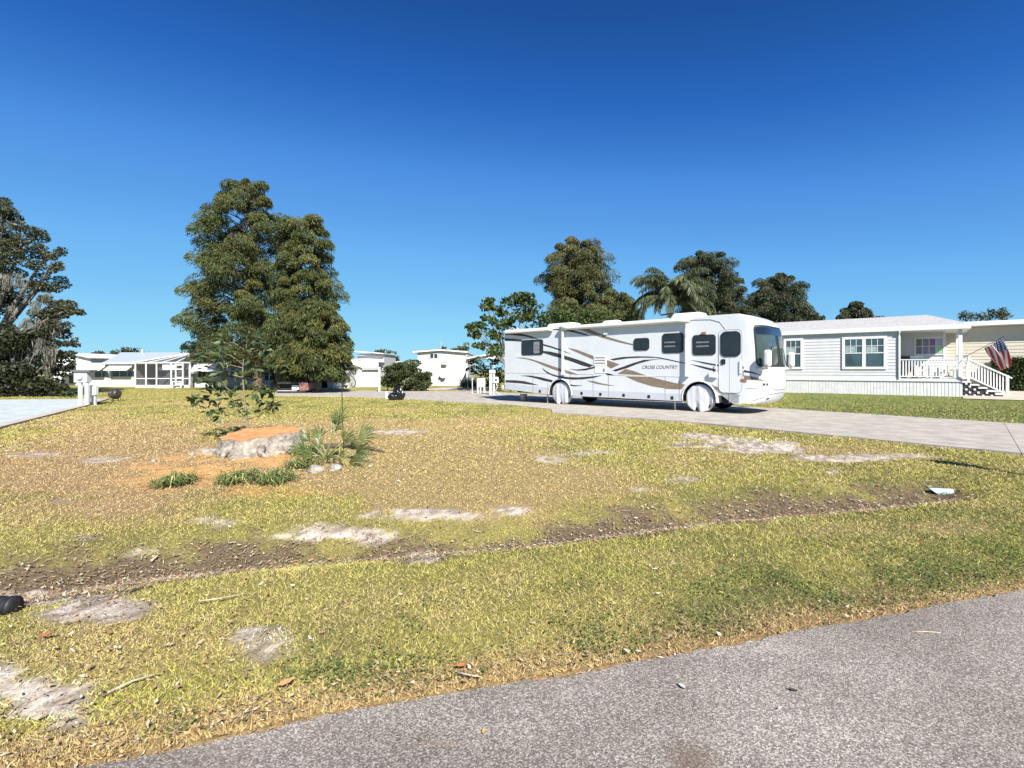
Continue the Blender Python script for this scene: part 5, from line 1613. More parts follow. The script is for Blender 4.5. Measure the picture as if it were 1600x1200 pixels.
cypress('rounded dark cypress above the cab end of the motorhome', 1215, 52, [(428, 1208, 1222), (440, 1190, 1242), (460, 1174, 1256), (480, 1168, 1264), (500, 1166, 1268), (540, 1170, 1262)], 90, 95, m_far, group='cypresses beyond the motorhome', leafL=.28)
cypress('short olive cypress beside the feathery palm, behind the motorhome roof', 968, 47, [(455, 955, 978), (470, 938, 992), (490, 925, 1005), (540, 930, 1000)], 60, 95, m_cyp, group='cypresses beyond the motorhome', leafL=.28)
cypress('small dark pointed tree rising over the grey house roof', 1335, 75, [(473, 1330, 1342), (482, 1322, 1352), (494, 1313, 1358), (520, 1315, 1358)], 40, 60, m_far, group='small trees over the roofs', leafL=.5)

def bushy(name, label, Z, pxt, clumps, nl, m, leafL, cat='tree', group=None, trunk_r=.2, asp=.5, depth=.8, droop=.1, bark=m_bark_g, tips=True, zbase=None):
    """crown from clumps given as pixel ellipses (cx, cy, rx, ry) at depth Z, limbs running to each"""
    X = (pxt - 800) / F * Z
    g = gz(X, Z) if zbase is None else zbase
    t = thing(name, label, cat, (X, Z, g), 0, group)
    k_ = Z / F
    P, D, L, T = [], [], [], []
    b = MB()
    tops = []
    for (cx, cy, rx, ry) in clumps:
        c = np.array([(cx - pxt) * k_, random.uniform(-.5, .5) * depth * rx * k_, CAM_H - (cy - HZ) * k_ - g])
        tops.append((c, rx * k_, ry * k_))
    zc = min(c[2] for c, _, _ in tops)
    fork = np.array([0, 0, max(.25, zc * .45)])
    b.tube([(0, 0, -.1), (0, 0, .2), tuple(fork)], [trunk_r * 1.3, trunk_r, trunk_r * .8], 8)
    for c, rx, ry in tops:
        md = fork * .5 + c * .5 + np.array([0, 0, .1 * abs(c[0])])
        b.tube([fork, md, c], [trunk_r * .45, trunk_r * .28, trunk_r * .1], 6, cap=False)
        for _ in range(3):
            e_ = c + np.array([random.uniform(-.8, .8) * rx, random.uniform(-.8, .8) * rx * depth, random.uniform(-.3, .9) * ry])
            b.tube([tuple(md * .3 + c * .7), tuple(e_)], [trunk_r * .12, trunk_r * .04], 4, cap=False)
        vol = rx * rx * ry
        n_ = int(nl * (rx * ry) / (leafL * leafL * .5) * 15) + 80
        sub = max(3, int(6 + rx * 4))
        sc_ = in_ellipsoid(sub, .6) * np.array([rx, rx * depth, ry]) * .85 + c
        q = rng.integers(0, sub, n_)
        sr = min(rx, ry) * .38 + leafL * .6
        p = sc_[q] + in_ellipsoid(n_, .4) * np.array([sr * 1.15, sr, sr * .7])
        P.append(p)
        o_ = unit(p - c)
        D.append(unit(o_ * .6 + rng.normal(size=(n_, 3)) * .6 - np.array([0, 0, droop])))
        L.append(leafL * rng.uniform(.6, 1.2, n_))
        T.append(rng.uniform(.75, 1.25, sub)[q] * rng.uniform(.7, 1.35, n_))
    b.build('trunk', bark, t, smooth=True)
    P, D, L, T = np.concatenate(P), np.concatenate(D), np.concatenate(L), np.concatenate(T)
    W = L * asp * rng.uniform(.7, 1.2, len(L))
    tn = T[:, None] * np.where((rng.random(len(L)) < .15)[:, None], np.array([[1.35, 1.2, .8]]), np.ones((1, 3)))
    leaves('crown', P, D, L, W, m, t, tn)
    return t
# live oak at the left edge, with Spanish moss
oak_cl = [(-30, 360, 60, 45), (15, 330, 28, 20), (45, 375, 38, 22), (70, 395, 26, 14), (20, 410, 50, 24), (60, 440, 34, 18), (85, 418, 14, 9), (10, 470, 55, 28), (75, 480, 45, 18), (105, 488, 26, 10), (55, 515, 45, 20), (95, 515, 22, 16), (10, 530, 50, 26), (-60, 450, 60, 60), (-70, 540, 60, 50), (122, 487, 11, 5), (105, 535, 12, 7)]
oak = bushy('live_oak', 'dark spreading oak draped with grey moss at the left edge of the lawn', 30, -35, oak_cl, 2.0, m_oak, .20, trunk_r=.45, asp=.45)
P, D, L = [], [], []
for px_, py_, ln in [(24, 545, 38), (35, 552, 30), (48, 538, 30), (60, 530, 22), (75, 545, 40), (80, 520, 34), (14, 560, 44), (52, 545, 42), (66, 552, 20), (90, 505, 18), (40, 500, 24), (20, 480, 22), (56, 470, 18), (74, 460, 16), (6, 520, 34), (30, 430, 18), (84, 545, 24), (10, 430, 20), (60, 500, 18)]:
    n_ = 150
    c = np.array(at(px_, py_, 30 + random.uniform(-1.6, .2))) - np.array(oak.location)
    f_ = rng.random(n_)
    P.append(c + np.stack([rng.normal(0, .13, n_) * (1 - f_ * .7), rng.normal(0, .13, n_), -f_ * ln * 30 / F], -1))
P = np.concatenate(P)
leaves('moss', P, unit(np.array([[0, 0, -1.0]]) + rng.normal(size=(len(P), 3)) * .22), rng.uniform(.2, .5, len(P)), rng.uniform(.02, .05, len(P)), m_moss, oak, np.repeat(rng.uniform(.7, 1.25, len(P))[:, None], 3, 1))
bushy('shrub', 'large shade-darkened evergreen shrub filling the space under the mossy oak', 29.0, 30, [(15, 530, 36, 26), (60, 535, 26, 22), (0, 575, 40, 42), (40, 560, 34, 40), (72, 585, 28, 34), (85, 560, 20, 20), (20, 600, 40, 22), (65, 605, 34, 16), (93, 608, 12, 8), (-50, 585, 50, 40), (95, 555, 12, 6)], 1.8, m_shaded, .24, 'shrub', trunk_r=.14)
bushy('shrub', 'low leafy weed clump beside the far end of the pale concrete pad', 28.0, 104, [(100, 616, 9, 5), (110, 617, 5, 3)], .9, m_hedge, .2, 'shrub', trunk_r=.03)
# leafy tree at the tail of the motorhome, and shrubs beneath
bushy('leafy_tree', 'bright green tree with open tiers of round leaf tufts behind the motorhome tail', 34, 800, [(745, 512, 18, 8), (760, 478, 12, 8), (765, 500, 14, 9), (785, 485, 16, 9), (800, 470, 18, 10), (818, 466, 16, 9), (770, 522, 16, 9), (742, 522, 11, 5), (792, 508, 18, 9), (815, 492, 20, 11), (752, 540, 10, 6), (775, 545, 14, 8), (800, 532, 16, 12), (765, 470, 5, 4), (738, 513, 6, 3), (830, 480, 20, 14)], .95, m_lush, .30, trunk_r=.14, asp=.7)
bushy('shrub', 'yellow-green bushy shrub line showing over the rear roof of the motorhome', 37, 870, [(850, 490, 24, 13), (880, 488, 26, 13), (910, 492, 26, 12), (862, 505, 30, 14), (900, 508, 30, 14), (935, 500, 26, 12), (845, 520, 26, 20)], .9, m_lush, .28, 'shrub', 'shrubs behind the motorhome', trunk_r=.1)
bushy('shrub', 'mixed leafy shrub under the carport roof beside the motorhome tail', 39.5, 765, [(745, 565, 14, 9), (770, 560, 16, 10), (760, 580, 18, 10), (780, 585, 14, 14), (740, 580, 10, 8), (770, 597, 16, 8)], .9, m_shrub, .22, 'shrub', 'shrubs behind the motorhome', trunk_r=.07)
bushy('round_bush', 'large round dark green bush at the driveway edge in front of the tall white house', 36, 640, [(640, 572, 22, 12), (622, 582, 18, 14), (655, 588, 16, 12), (635, 592, 30, 14), (612, 596, 12, 12), (650, 602, 20, 9), (625, 604, 22, 8), (664, 598, 8, 8)], 3.4, m_shrub, .24, 'bush', trunk_r=.08)
bushy('small_shrub', 'yellowish leafy shrub at the left foot of the round dark bush', 36.6, 606, [(604, 588, 6, 10), (610, 600, 7, 9), (603, 578, 4, 6)], .7, m_lush, .2, 'shrub', trunk_r=.04)
bushy('far_tree', 'round dark treetop rising behind the stepped white house', 80, 603, [(603, 556, 21, 11), (595, 558, 14, 8), (612, 560, 16, 9)], 1.3, m_far, .5, 'tree', 'treetops beyond the houses', trunk_r=.25)
bushy('far_tree', 'long low dark treetop behind the metal roof on the left', 90, 208, [(195, 553, 16, 6), (212, 551, 20, 7), (180, 555, 10, 4), (228, 555, 14, 4)], 1.2, m_far, .55, 'tree', 'treetops beyond the houses', trunk_r=.25)
bushy('far_tree', 'small dark treetop left of the roof vent on the metal roofed house', 90, 151, [(148, 552, 8, 4), (155, 552, 7, 4)], 1.2, m_far, .5, 'tree', 'treetops beyond the houses', trunk_r=.2)
bushy('far_tree', 'small brownish treetop at the right end of the tall white house roof', 70, 722, [(718, 545, 8, 5), (727, 542, 5, 5), (712, 548, 6, 4)], 1.0, m_cyp2, .4, 'tree', 'treetops beyond the houses', trunk_r=.15)
bushy('far_tree', 'tiny treetop just right of the aerial on the tall white house', 80, 694, [(694, 546, 5, 3)], 1.1, m_far, .45, 'tree', 'treetops beyond the houses', trunk_r=.15)
bushy('far_tree', 'low green treetop between the cab of the motorhome and the pointed tree', 70, 1277, [(1275, 496, 8, 5), (1283, 498, 7, 4)], 1.0, m_far, .4, 'tree', 'small trees over the roofs', trunk_r=.15)
bushy('far_tree', 'dark tiny treetop just left of the pointed peak of the grey roof', 80, 1375, [(1375, 497, 8, 4)], 1.0, m_far, .4, 'tree', 'small trees over the roofs', trunk_r=.15)
bushy('far_tree', 'dark palm-like treetops above the flat white roof at right', 60, 1535, [(1502, 494, 10, 6), (1520, 497, 16, 6), (1545, 492, 14, 7), (1556, 488, 12, 7), (1570, 494, 11, 5)], 1.0, m_far, .6, 'tree', 'small trees over the roofs', trunk_r=.2, asp=.22)

# clipped hedge before the cream house
hx0, hx1 = xe + 1.35, xe + 16
ho = loc_h(hx0, 2.75, gz(*loc_h(hx0 + 1, 2.8, 0)[:2]))
hedge = thing('hedge', 'dense dark green clipped hedge in front of the cream house', 'hedge', ho, HANG)
n_ = 26000
hl, hd_, hh_ = hx1 - hx0, 1.1, 1.62
fc = rng.random(n_)
u_, v_, w_ = rng.uniform(0, hl, n_), rng.uniform(0, hd_, n_), rng.uniform(0.02, hh_, n_)
dp = np.abs(rng.normal(0, .10, n_))
bump = (fbm(u_, w_, 1.1, 61) - .5) * .35
v_ = np.where(fc < .6, dp + bump, v_); w_ = np.where((fc >= .6) & (fc < .9), hh_ - dp + (fbm(u_, v_, 1.3, 62) - .5) * .3, w_); u_ = np.where(fc >= .9, dp, u_)
P = np.stack([u_, v_, w_], -1)
D = unit(rng.normal(size=(n_, 3)) + np.array([0, -.6, .3]))
leaves('foliage', P, D, rng.uniform(.09, .17, n_), rng.uniform(.05, .09, n_), m_hedge, hedge, np.repeat((rng.uniform(.6, 1.6, n_))[:, None], 3, 1))
b = MB()
for i in range(28):
    x = .3 + i * hl / 28; b.tube([(x, .5, -.05), (x + .1, .55, .7), (x - .1, .5, 1.3)], [.04, .03, .01], 5)
b.build('stem', m_bark, hedge)
b = MB(); b.box(.18, hl, .2, hd_ - .1, .05, hh_ - .22); b.build('dark_filler', mat('filler_dark', (.03, .035, .015), rough=1, var=.3, scale=20), hedge)  # solid dark filler box added inside the leaves

# feathery queen palm above the motorhome roof
Zp = 40
pc = at(1050, 466, Zp)
pg = gz(pc.x, Zp)
palm = thing('queen_palm', 'feathery arching palm above the motorhome roof', 'palm', (pc.x, Zp, pg))
hc = pc.z - pg
MB().tube([(0, 0, -.1), (.05, 0, hc * .5), (0, 0, hc)], [.22, .18, .13], 10).build('trunk', m_bark_g, palm, smooth=True)
for i in range(40):
    az = i * 2.39996
    el = random.uniform(.15, 1.2) if i % 3 else random.uniform(1.0, 1.45)
    Lf = random.uniform(3.2, 4.4)
    pts, p, e_ = [], np.array([0, 0, hc]), el
    for k in range(13):
        pts.append(p.copy())
        p = p + np.array([math.cos(az) * math.cos(e_), math.sin(az) * math.cos(e_), math.sin(e_)]) * Lf / 12
        e_ -= (.10 + .012 * k) * random.uniform(.85, 1.15)
    pts = np.array(pts)
    n_ = 420
    f_ = rng.uniform(.1, 1, n_) * 11.99
    i0 = f_.astype(int); fr = (f_ - i0)[:, None]
    q = pts[i0] * (1 - fr) + pts[np.minimum(i0 + 1, 12)] * fr
    tg = unit(pts[np.minimum(i0 + 1, 12)] - pts[i0])
    sd = unit(np.cross(tg, np.array([0, 0, 1.0]))) * np.where(rng.random(n_) < .5, 1, -1)[:, None]
    d = unit(sd * .55 + tg * .35 - np.array([0, 0, 1]) * rng.uniform(.35, 1.1, n_)[:, None])
    L = rng.uniform(.6, 1.05, n_) * (1 - .4 * (f_ / 12) ** 2)
    o = leaves('frond', q + d * (L * .5)[:, None], d, L, rng.uniform(.03, .055, n_), m_palm, palm, np.repeat(rng.uniform(.6, 1.5, n_)[:, None], 3, 1))
    MB().tube(pts, list(np.linspace(.035, .008, 13)), 4, cap=False).build('midrib', m_lush, o)

# ornamental grass by the carport
gp = G(732, 608)
og = thing('ornamental_grass', 'tall spiky grass clump at the corner of the tall white house', 'plant', (gp.x, 41.5, 0))
n_ = 500
an = rng.uniform(0, 6.28, n_); ln = rng.uniform(.4, 1.15, n_)
d = unit(np.stack([np.cos(an) * .5, np.sin(an) * .5, np.ones(n_)], -1) + rng.normal(size=(n_, 3)) * .12)
c = np.stack([rng.normal(0, .35, n_), rng.normal(0, .25, n_), 0 * an], -1) + d * (ln * .5)[:, None]
leaves('blades', c, d, ln, np.full(n_, .04), m_palm, og, np.repeat((rng.uniform(.5, 1.2, n_))[:, None], 3, 1))

# ================================================================== STUMP AND ITS PLANTS
sx, sy = flat(378, 712, .02)
sy += .62
st_o = Vector((sx, sy, gz(sx, sy)))
stump = thing('tree_stump', 'broad freshly cut tree stump with orange top and pale grey bark', 'stump', st_o)
m_sbark = mat('stump_bark', (0.44, 0.40, 0.34), rough=.95, var=.3, scale=11, bump=1.0, bscale=16, col2=(.11, .085, .065))
m_cut = mat('fresh_cut_wood', (0.60, 0.33, 0.14), rough=.85, var=.2, scale=8, bump=.5, bscale=30, col2=(.42, .16, .05))
n_ = 72
def rad(a):
    return .67 * (1 + .07 * math.sin(3 * a + .7) + .05 * math.sin(5 * a + 2) + .025 * math.sin(11 * a))
def flare(a):
    return 1 + .10 * (1 + math.sin(4 * a + 1.3)) + .08 * (1 + math.sin(7 * a))
ztop = lambda x, y: .335 + .05 * x + .075 * y
b = MB()
rows = 8
for i in range(rows):
    f_ = i / (rows - 1)
    for j in range(n_):
        a = 2 * math.pi * j / n_
        r_ = rad(a) * (flare(a) * (1 - f_) ** 2.2 + 1 - (1 - f_) ** 2.2) * (1 + random.uniform(-.012, .012))
        x, y = r_ * math.cos(a), r_ * math.sin(a) * .92
        b.v.append((x, y, -.06 + (ztop(x, y) + .06 + .012 * math.sin(9 * a) * (f_ == 1)) * f_))
for i in range(rows - 1):
    for j in range(n_):
        b.f.append((i * n_ + j, i * n_ + (j + 1) % n_, (i + 1) * n_ + (j + 1) % n_, (i + 1) * n_ + j)); b.mi.append(0)
b.build('bark', m_sbark, stump, smooth=True)
b = MB()
rr_ = 9
for i in range(rr_):
    f_ = 1 - i / (rr_ - 1) * .98
    for j in range(n_):
        a = 2 * math.pi * j / n_
        r_ = rad(a) * f_ * .995
        x, y = r_ * math.cos(a), r_ * math.sin(a) * .92
        saw_ = .018 * (fbm(np.array([x]), np.array([y * 3]), 3.5, 71)[0] - .5) + (.015 if (x * .6 + y) > .18 + .1 * math.sin(4 * x) else 0)
        b.v.append((x, y, ztop(x, y) + saw_ * (i > 0) + .002 + .012 * math.sin(9 * a) * (i == 0)))
for i in range(rr_ - 1):
    for j in range(n_):
        b.f.append((i * n_ + j, i * n_ + (j + 1) % n_, (i + 1) * n_ + (j + 1) % n_, (i + 1) * n_ + j)); b.mi.append(0)
b.f.append(tuple((rr_ - 1) * n_ + j for j in range(n_))); b.mi.append(0)
b.build('cut_face', m_cut, stump)
# lichen-pale buttress roots
for a, ln in ((3.4, .30), (4.3, .25), (5.2, .28), (5.9, .25)):
    r0 = rad(a) * .9
    MB().tube([(r0 * math.cos(a), r0 * math.sin(a), .12), ((r0 + ln * .5) * math.cos(a), (r0 + ln * .5) * math.sin(a), .05), ((r0 + ln) * math.cos(a + .15), (r0 + ln) * math.sin(a + .15), -.02)], [.09, .05, .02], 8).build('root', m_sbark, stump, smooth=True)

# sapling behind the stump: leaves one by one
gs = Vector((*flat(386, 690), 0)); gs.z = gz(gs.x, gs.y)
sap = thing('magnolia_sapling', 'young tree with large glossy dark leaves growing behind the stump', 'sapling', gs)
Zs_ = gs.y
def sp_(px, py, dy=0.0):
    p = at(px, py, Zs_ + dy); return p - gs
m_stem = mat('sapling_stem', (.24, .19, .13), rough=.85, var=.2, scale=14)
m_mag = mat('magnolia_leaf', (.055, .088, .03), rough=.32, var=.3, scale=6, spec=.5)
m_mag2 = mat('magnolia_leaf_pale', (.11, .14, .05), rough=.4, var=.3, scale=6, spec=.5)
stem = [(389, 692), (387, 668), (384, 640), (381, 610), (379, 585), (380, 565), (384, 548), (386, 532)]
MB().tube([sp_(*p) for p in stem], [.026, .023, .02, .017, .014, .011, .008, .004], 8).build('trunk', m_stem, sap, smooth=True)
brs = [[(384, 642), (360, 630), (343, 615), (332, 605)], [(385, 652), (352, 646), (335, 630), (312, 622), (300, 624)], [(383, 628), (360, 610), (345, 600), (322, 598)], [(386, 655), (405, 650), (420, 638), (428, 632)],
       [(382, 622), (400, 610), (412, 600), (420, 612)], [(380, 590), (360, 585), (350, 578)], [(380, 570), (360, 555), (330, 550), (312, 556)], [(381, 560), (400, 548), (415, 545)], [(384, 548), (365, 535), (345, 535)], [(386, 540), (400, 530), (410, 535)], [(379, 585), (395, 575), (410, 585)], [(380, 575), (350, 568), (335, 545)]]
lm_v = []
Lp = [(-.0, 0, 0), (.25, .18, .03), (.6, .24, .02), (1, 0, -.07), (.6, -.24, .02), (.25, -.18, .03), (.3, 0, -.015), (.62, 0, -.035)]
Lf_ = [(0, 6, 1), (0, 5, 6), (1, 6, 7, 2), (6, 5, 4, 7), (2, 7, 3), (7, 4, 3)]
def leaf_proto(name, m, scale):
    me = bpy.data.meshes.new(name)
    me.from_pydata([(x * scale, y * scale, z * scale) for x, y, z in Lp], [], Lf_)
    me.materials.append(m); me.polygons.foreach_set('use_smooth', [True] * len(me.polygons)); me.update()
    return me
lmesh = [leaf_proto('leaf', m_mag, .19), leaf_proto('leaf', m_mag, .15), leaf_proto('leaf', m_mag2, .17)]
def add_leaf(parent, p, d, roll, me):
    o = bpy.data.objects.new('leaf', me)
    C.objects.link(o); o.parent = parent
    q = Vector(d).to_track_quat('X', 'Z')
    o.matrix_local = Matrix.Translation(p) @ q.to_matrix().to_4x4() @ Matrix.Rotation(roll, 4, 'X')
    return o
random.seed(21)
for br in brs:
    dy = random.uniform(-.35, .35)
    pts = [sp_(*p, dy * i / (len(br) - 1)) for i, p in enumerate(br)]
    MB().tube(pts, list(np.linspace(.010, .004, len(pts))), 6).build('branch', m_stem, sap, smooth=True)
    for k, (a_, b_) in enumerate(zip(pts[:-1], pts[1:])):
        if k == 0 and len(pts) > 2: continue
        nn_ = 4 if k < len(pts) - 2 else 8
        for j in range(nn_):
            f_ = random.random() if k < len(pts) - 2 else random.uniform(.4, 1.05)
            p = a_.lerp(b_, f_)
            d = (b_ - a_).normalized() * random.uniform(.1, 1.0) + Vector((random.gauss(0, .6), random.gauss(0, .6), random.gauss(.05, .45)))
            add_leaf(sap, p, d.normalized(), random.uniform(-.9, .9), random.choice([lmesh[0], lmesh[0], lmesh[1], lmesh[2]]))
for cx_, cy_, nn_ in [(318, 598, 10), (345, 605, 14), (308, 625, 12), (325, 640, 14), (345, 650, 12), (360, 625, 10), (372, 640, 8), (400, 612, 12), (415, 625, 14), (428, 632, 10), (395, 640, 8), (330, 618, 10), (412, 608, 8), (385, 592, 10), (370, 600, 10), (398, 576, 10), (352, 580, 10), (340, 590, 8)]:
    dy = random.uniform(-.3, .2)
    for _ in range(nn_):
        a_ = random.uniform(0, 6.28); r_ = random.uniform(0, 7)
        d = Vector((math.cos(a_) + random.gauss(0, .3), random.gauss(-.25, .5), -math.sin(a_) * .8 + random.gauss(0, .3))).normalized()
        add_leaf(sap, sp_(cx_ + r_ * math.cos(a_), cy_ + r_ * math.sin(a_), dy + random.uniform(-.1, .1)), d, random.uniform(-.8, .8), random.choice(lmesh))
for i in range(150):
    px_, py_ = random.gauss(370, 32), random.uniform(522, 588)
    if abs(px_ - 378) > 70: continue
    p = sp_(px_, py_, random.uniform(-.45, .45)); 
    d = Vector((random.gauss(0, .7) + (px_ - 380) * .02, random.gauss(0, .6), random.gauss(0, .5))).normalized()
    add_leaf(sap, p, d, random.uniform(-.9, .9), random.choice(lmesh))

# saw palmetto fans beside the stump
m_fan = mat('palmetto_green', (.11, .145, .045), rough=.4, var=.25, scale=7, spec=.4)
m_fan2 = mat('palmetto_yellow', (.30, .30, .09), rough=.5, var=.25, scale=7)
m_pet = mat('palmetto_stalk', (.22, .26, .10), rough=.5, var=.2)
def fan(parent, p0, p1, size, m, spread=2.4, nl_=19, tilt=None):
    """a frond: stalk from p0 to p1, then a fan of pointed leaflets"""
    p0, p1 = Vector(p0), Vector(p1)
    d = (p1 - p0).normalized()
    st_ = MB(); st_.tube([p0, p0.lerp(p1, .5) + Vector((0, 0, .02)), p1], [.012, .010, .007], 6)
    s_ = d.cross(Vector((random.uniform(-.3, .3), 1, random.uniform(-.5, .5))))
    if s_.length < .1: s_ = Vector((1, 0, 0))
    s_.normalize()
    if tilt: s_ = (s_ + Vector(tilt)).normalized()
    nrm = d.cross(s_).normalized()
    b = MB()
    for i in range(nl_):
        a = (i / (nl_ - 1) - .5) * spread + random.uniform(-.06, .06)
        dr_ = d * math.cos(a) + s_ * math.sin(a)
        ls = size * (1 - .28 * abs(a) / (spread / 2)) * random.uniform(.85, 1.08)
        wv = nrm.cross(dr_).normalized() * .010 * size / .5
        drop = Vector((0, 0, -1)) * ls * random.uniform(.05, .22)
        k0 = p1; k1 = p1 + dr_ * ls * .5 - drop * .1 + nrm * .004 * (i % 2); k2 = p1 + dr_ * ls + drop
        b.add([k0 - wv * .25, k0 + wv * .25, k1 + wv, k1 - wv, k2, k1 + nrm * .008], [(0, 1, 2, 5), (1, 0, 3, 5), (5, 2, 4), (3, 5, 4)])
    o = b.build('frond', m, parent, fix=False)
    st_.build('stalk', m_pet, o, smooth=True)
    return o
gpal = Vector((*flat(512, 722), 0)); gpal.z = gz(gpal.x, gpal.y)
pal = thing('palmetto', 'spiky palmetto with fan fronds growing right of the stump', 'palmetto', gpal)
def pp(px, py, dy): return at(px, py, gpal.y + dy) - gpal
for a_, b_, dy0, dy1, sz, m_ in [((508, 715), (522, 675), 0, .1, .42, m_fan), ((510, 716), (536, 690), 0, -.05, .36, m_fan), ((512, 718), (508, 722), -.1, -.25, .36, m_fan2), ((512, 718), (545, 722), -.1, -.30, .42, m_fan), ((514, 712), (560, 686), .1, .25, .42, m_fan), ((506, 714), (484, 690), 0, .05, .34, m_fan), ((505, 716), (476, 704), 0, -.1, .32, m_fan), ((510, 714), (500, 684), .1, .25, .32, m_fan), ((512, 717), (530, 712), -.1, -.30, .32, m_fan2), ((512, 716), (494, 716), -.1, -.3, .28, m_fan2), ((514, 714), (545, 700), .1, .1, .36, m_fan), ((506, 714), (498, 700), .0, .1, .36, m_fan), ((505, 715), (488, 712), -.1, -.2, .3, m_fan), ((512, 716), (556, 708), 0, -.1, .38, m_fan), ((510, 714), (527, 660), 0, .05, .34, m_fan), ((512, 717), (520, 722), -.15, -.35, .34, m_fan2)]:
    fan(pal, pp(*a_, dy0), pp(*b_, dy1), sz * 1.08, m_, spread=random.uniform(1.5, 2.6), tilt=(random.uniform(-.4, .4), 0, random.uniform(-.3, .5)))
# low green strappy tufts around the stump
def tuft(label, px, py, w_px, n_, hgt_=.27):
    g = G(px, py)
    t = thing('grass_tuft', label, 'grass tuft', g, 0, 'strappy green tufts around the stump')
    wr_ = w_px / F * g.y
    an = rng.uniform(0, 6.28, n_); ln = rng.uniform(.5, 1.1, n_) * hgt_
    base_ = np.stack([rng.normal(0, wr_ * .42, n_), rng.normal(0, .13, n_), np.zeros(n_)], -1)
    dd = unit(np.stack([np.cos(an), np.sin(an) - .2, rng.uniform(.6, 1.6, n_)], -1))
    mid = base_ + dd * (ln * .6)[:, None]
    tip_ = mid + unit(dd * np.array([1, 1, .1]) + np.array([0, 0, -.25])) * (ln * .6)[:, None]
    sd = unit(np.cross(dd, np.array([0, 0, 1.0]))) * .006
    V = np.stack([base_ - sd, base_ + sd, mid + sd, mid - sd, tip_], 1).reshape(-1, 3)
    i = np.arange(n_)[:, None] * 5
    Fc = np.concatenate([i + np.array([[0, 1, 2]]), i + np.array([[0, 2, 3]]), i + np.array([[3, 2, 4]])], 0)
    yel = (rng.random(n_) < .25)[:, None]
    tn = np.where(yel, np.array([[.34, .30, .12]]), np.array([[.11, .15, .045]])) * rng.uniform(.6, 1.4, n_)[:, None]
    mesh_np('blades', V, Fc, gm_, t, np.repeat(tn, 5, 0))
    return t
tuft('strappy green tuft in the sawdust, farthest left of the stump', 275, 756, 26, 420)
tuft('long strappy green tuft in front of the left side of the stump', 372, 752, 28, 380)
tuft('dense dark green tuft in front of the stump centre', 432, 752, 26, 480)
tuft('small tuft between the stump front and the palmetto', 470, 730, 22, 320)
tuft('small dark tuft at the right flank of the stump', 478, 708, 18, 260, .3)
# rocks, chunks, and a dark fallen branch
m_rock = mat('pale_rock', (.33, .30, .26), rough=.9, var=.25, scale=9, bump=.6, bscale=18)
def rock(label, px, py, w_px, h_, name='rock', m=m_rock, group=None):
    g = G(px, py); r_ = w_px / F * g.y / 2
    bm = bmesh.new(); bmesh.ops.create_icosphere(bm, subdivisions=2, radius=1)
    for v in bm.verts:
        k_ = 1 + random.uniform(-.2, .2)
        v.co = Vector((v.co.x * r_ * k_, v.co.y * r_ * .7 * k_, max(-.35, v.co.z) * h_ * k_))
    me = bpy.data.meshes.new(name); bm.to_mesh(me); bm.free(); me.materials.append(m)
    o = bpy.data.objects.new(name, me); C.objects.link(o); o.location = (g.x, g.y, g.z + h_ * .3); o.rotation_euler = (0, 0, random.uniform(-.5, .5))
    return tag(o, label, name, group)
rock('pale wedge-shaped rock at the foot of the palmetto', 493, 738, 24, .09)
rock('pale block-shaped rock just right of the wedge-shaped one under the palmetto', 524, 735, 20, .09)
rock('pale stone chip on the ground at the left foot of the stump', 322, 708, 16, .06)
rock('small white stone among the sawdust left of the stump', 300, 712, 9, .05)
rock('pale flat stone farthest left beyond the sawdust', 240, 722, 10, .04)
b = MB()
b.tube([G(505, 702) + Vector((0, 0, .05)), G(545, 700) + Vector((0, 0, .07)), G(575, 704) + Vector((0, 0, .05)), G(600, 708) + Vector((0, 0, .03))], [.05, .045, .035, .015], 8)
tag(b.build('fallen_branch', m_bark, smooth=True), 'dark fallen branch lying behind the palmetto', 'branch')
b = MB()
b.tube([G(386, 686) + Vector((0, .1, .03)), G(362, 690) + Vector((0, 0, .05)), G(344, 693) + Vector((0, 0, .04))], [.04, .05, .02], 8)
tag(b.build('stump_shadow_strip', m_bark, smooth=True), 'dark strip standing in for the stump shadow at its left side', 'bark')  # dark solid strip added where the stump shadow lies

# shepherd's hook with its ornament
gh_ = Vector((*flat(537, 712), 0)); gh_.z = gz(gh_.x, gh_.y)
hk = thing('garden_hook', 'tall black curled garden hook standing in the palmetto', 'hook', gh_)
m_iron = mat('black_iron', (.03, .035, .035), rough=.5, var=.2)
Zh = gh_.y
hp_ = [(537, 714), (536, 680), (535, 640), (534, 605), (534, 596), (536, 590), (540, 586), (545, 585), (550, 588), (554, 593), (556, 599), (554, 604), (551, 605), (549, 602), (550, 599)]
MB().tube([at(*p, Zh) - gh_ for p in hp_], .008, 6).build('rod', m_iron, hk, smooth=True)
b = MB()
for (x0_, y0_), (x1_, y1_), (x2_, y2_) in [((534.5, 598), (541, 604), (535, 606)), ((536, 603), (544, 601), (541, 607)), ((535, 605), (539, 609), (536, 608))]:
    q = [at(x0_, y0_, Zh), at(x1_, y1_, Zh - .03), at(x2_, y2_, Zh + .03)]
    q2 = [p + Vector((0, .012, 0)) for p in q]
    b.add([p - gh_ for p in q + q2], [(0, 1, 2), (5, 4, 3), (0, 3, 4, 1), (1, 4, 5, 2), (2, 5, 3, 0)])
b.build('leaf_ornament', mat('ornament_green', (.05, .08, .05), rough=.5), hk)

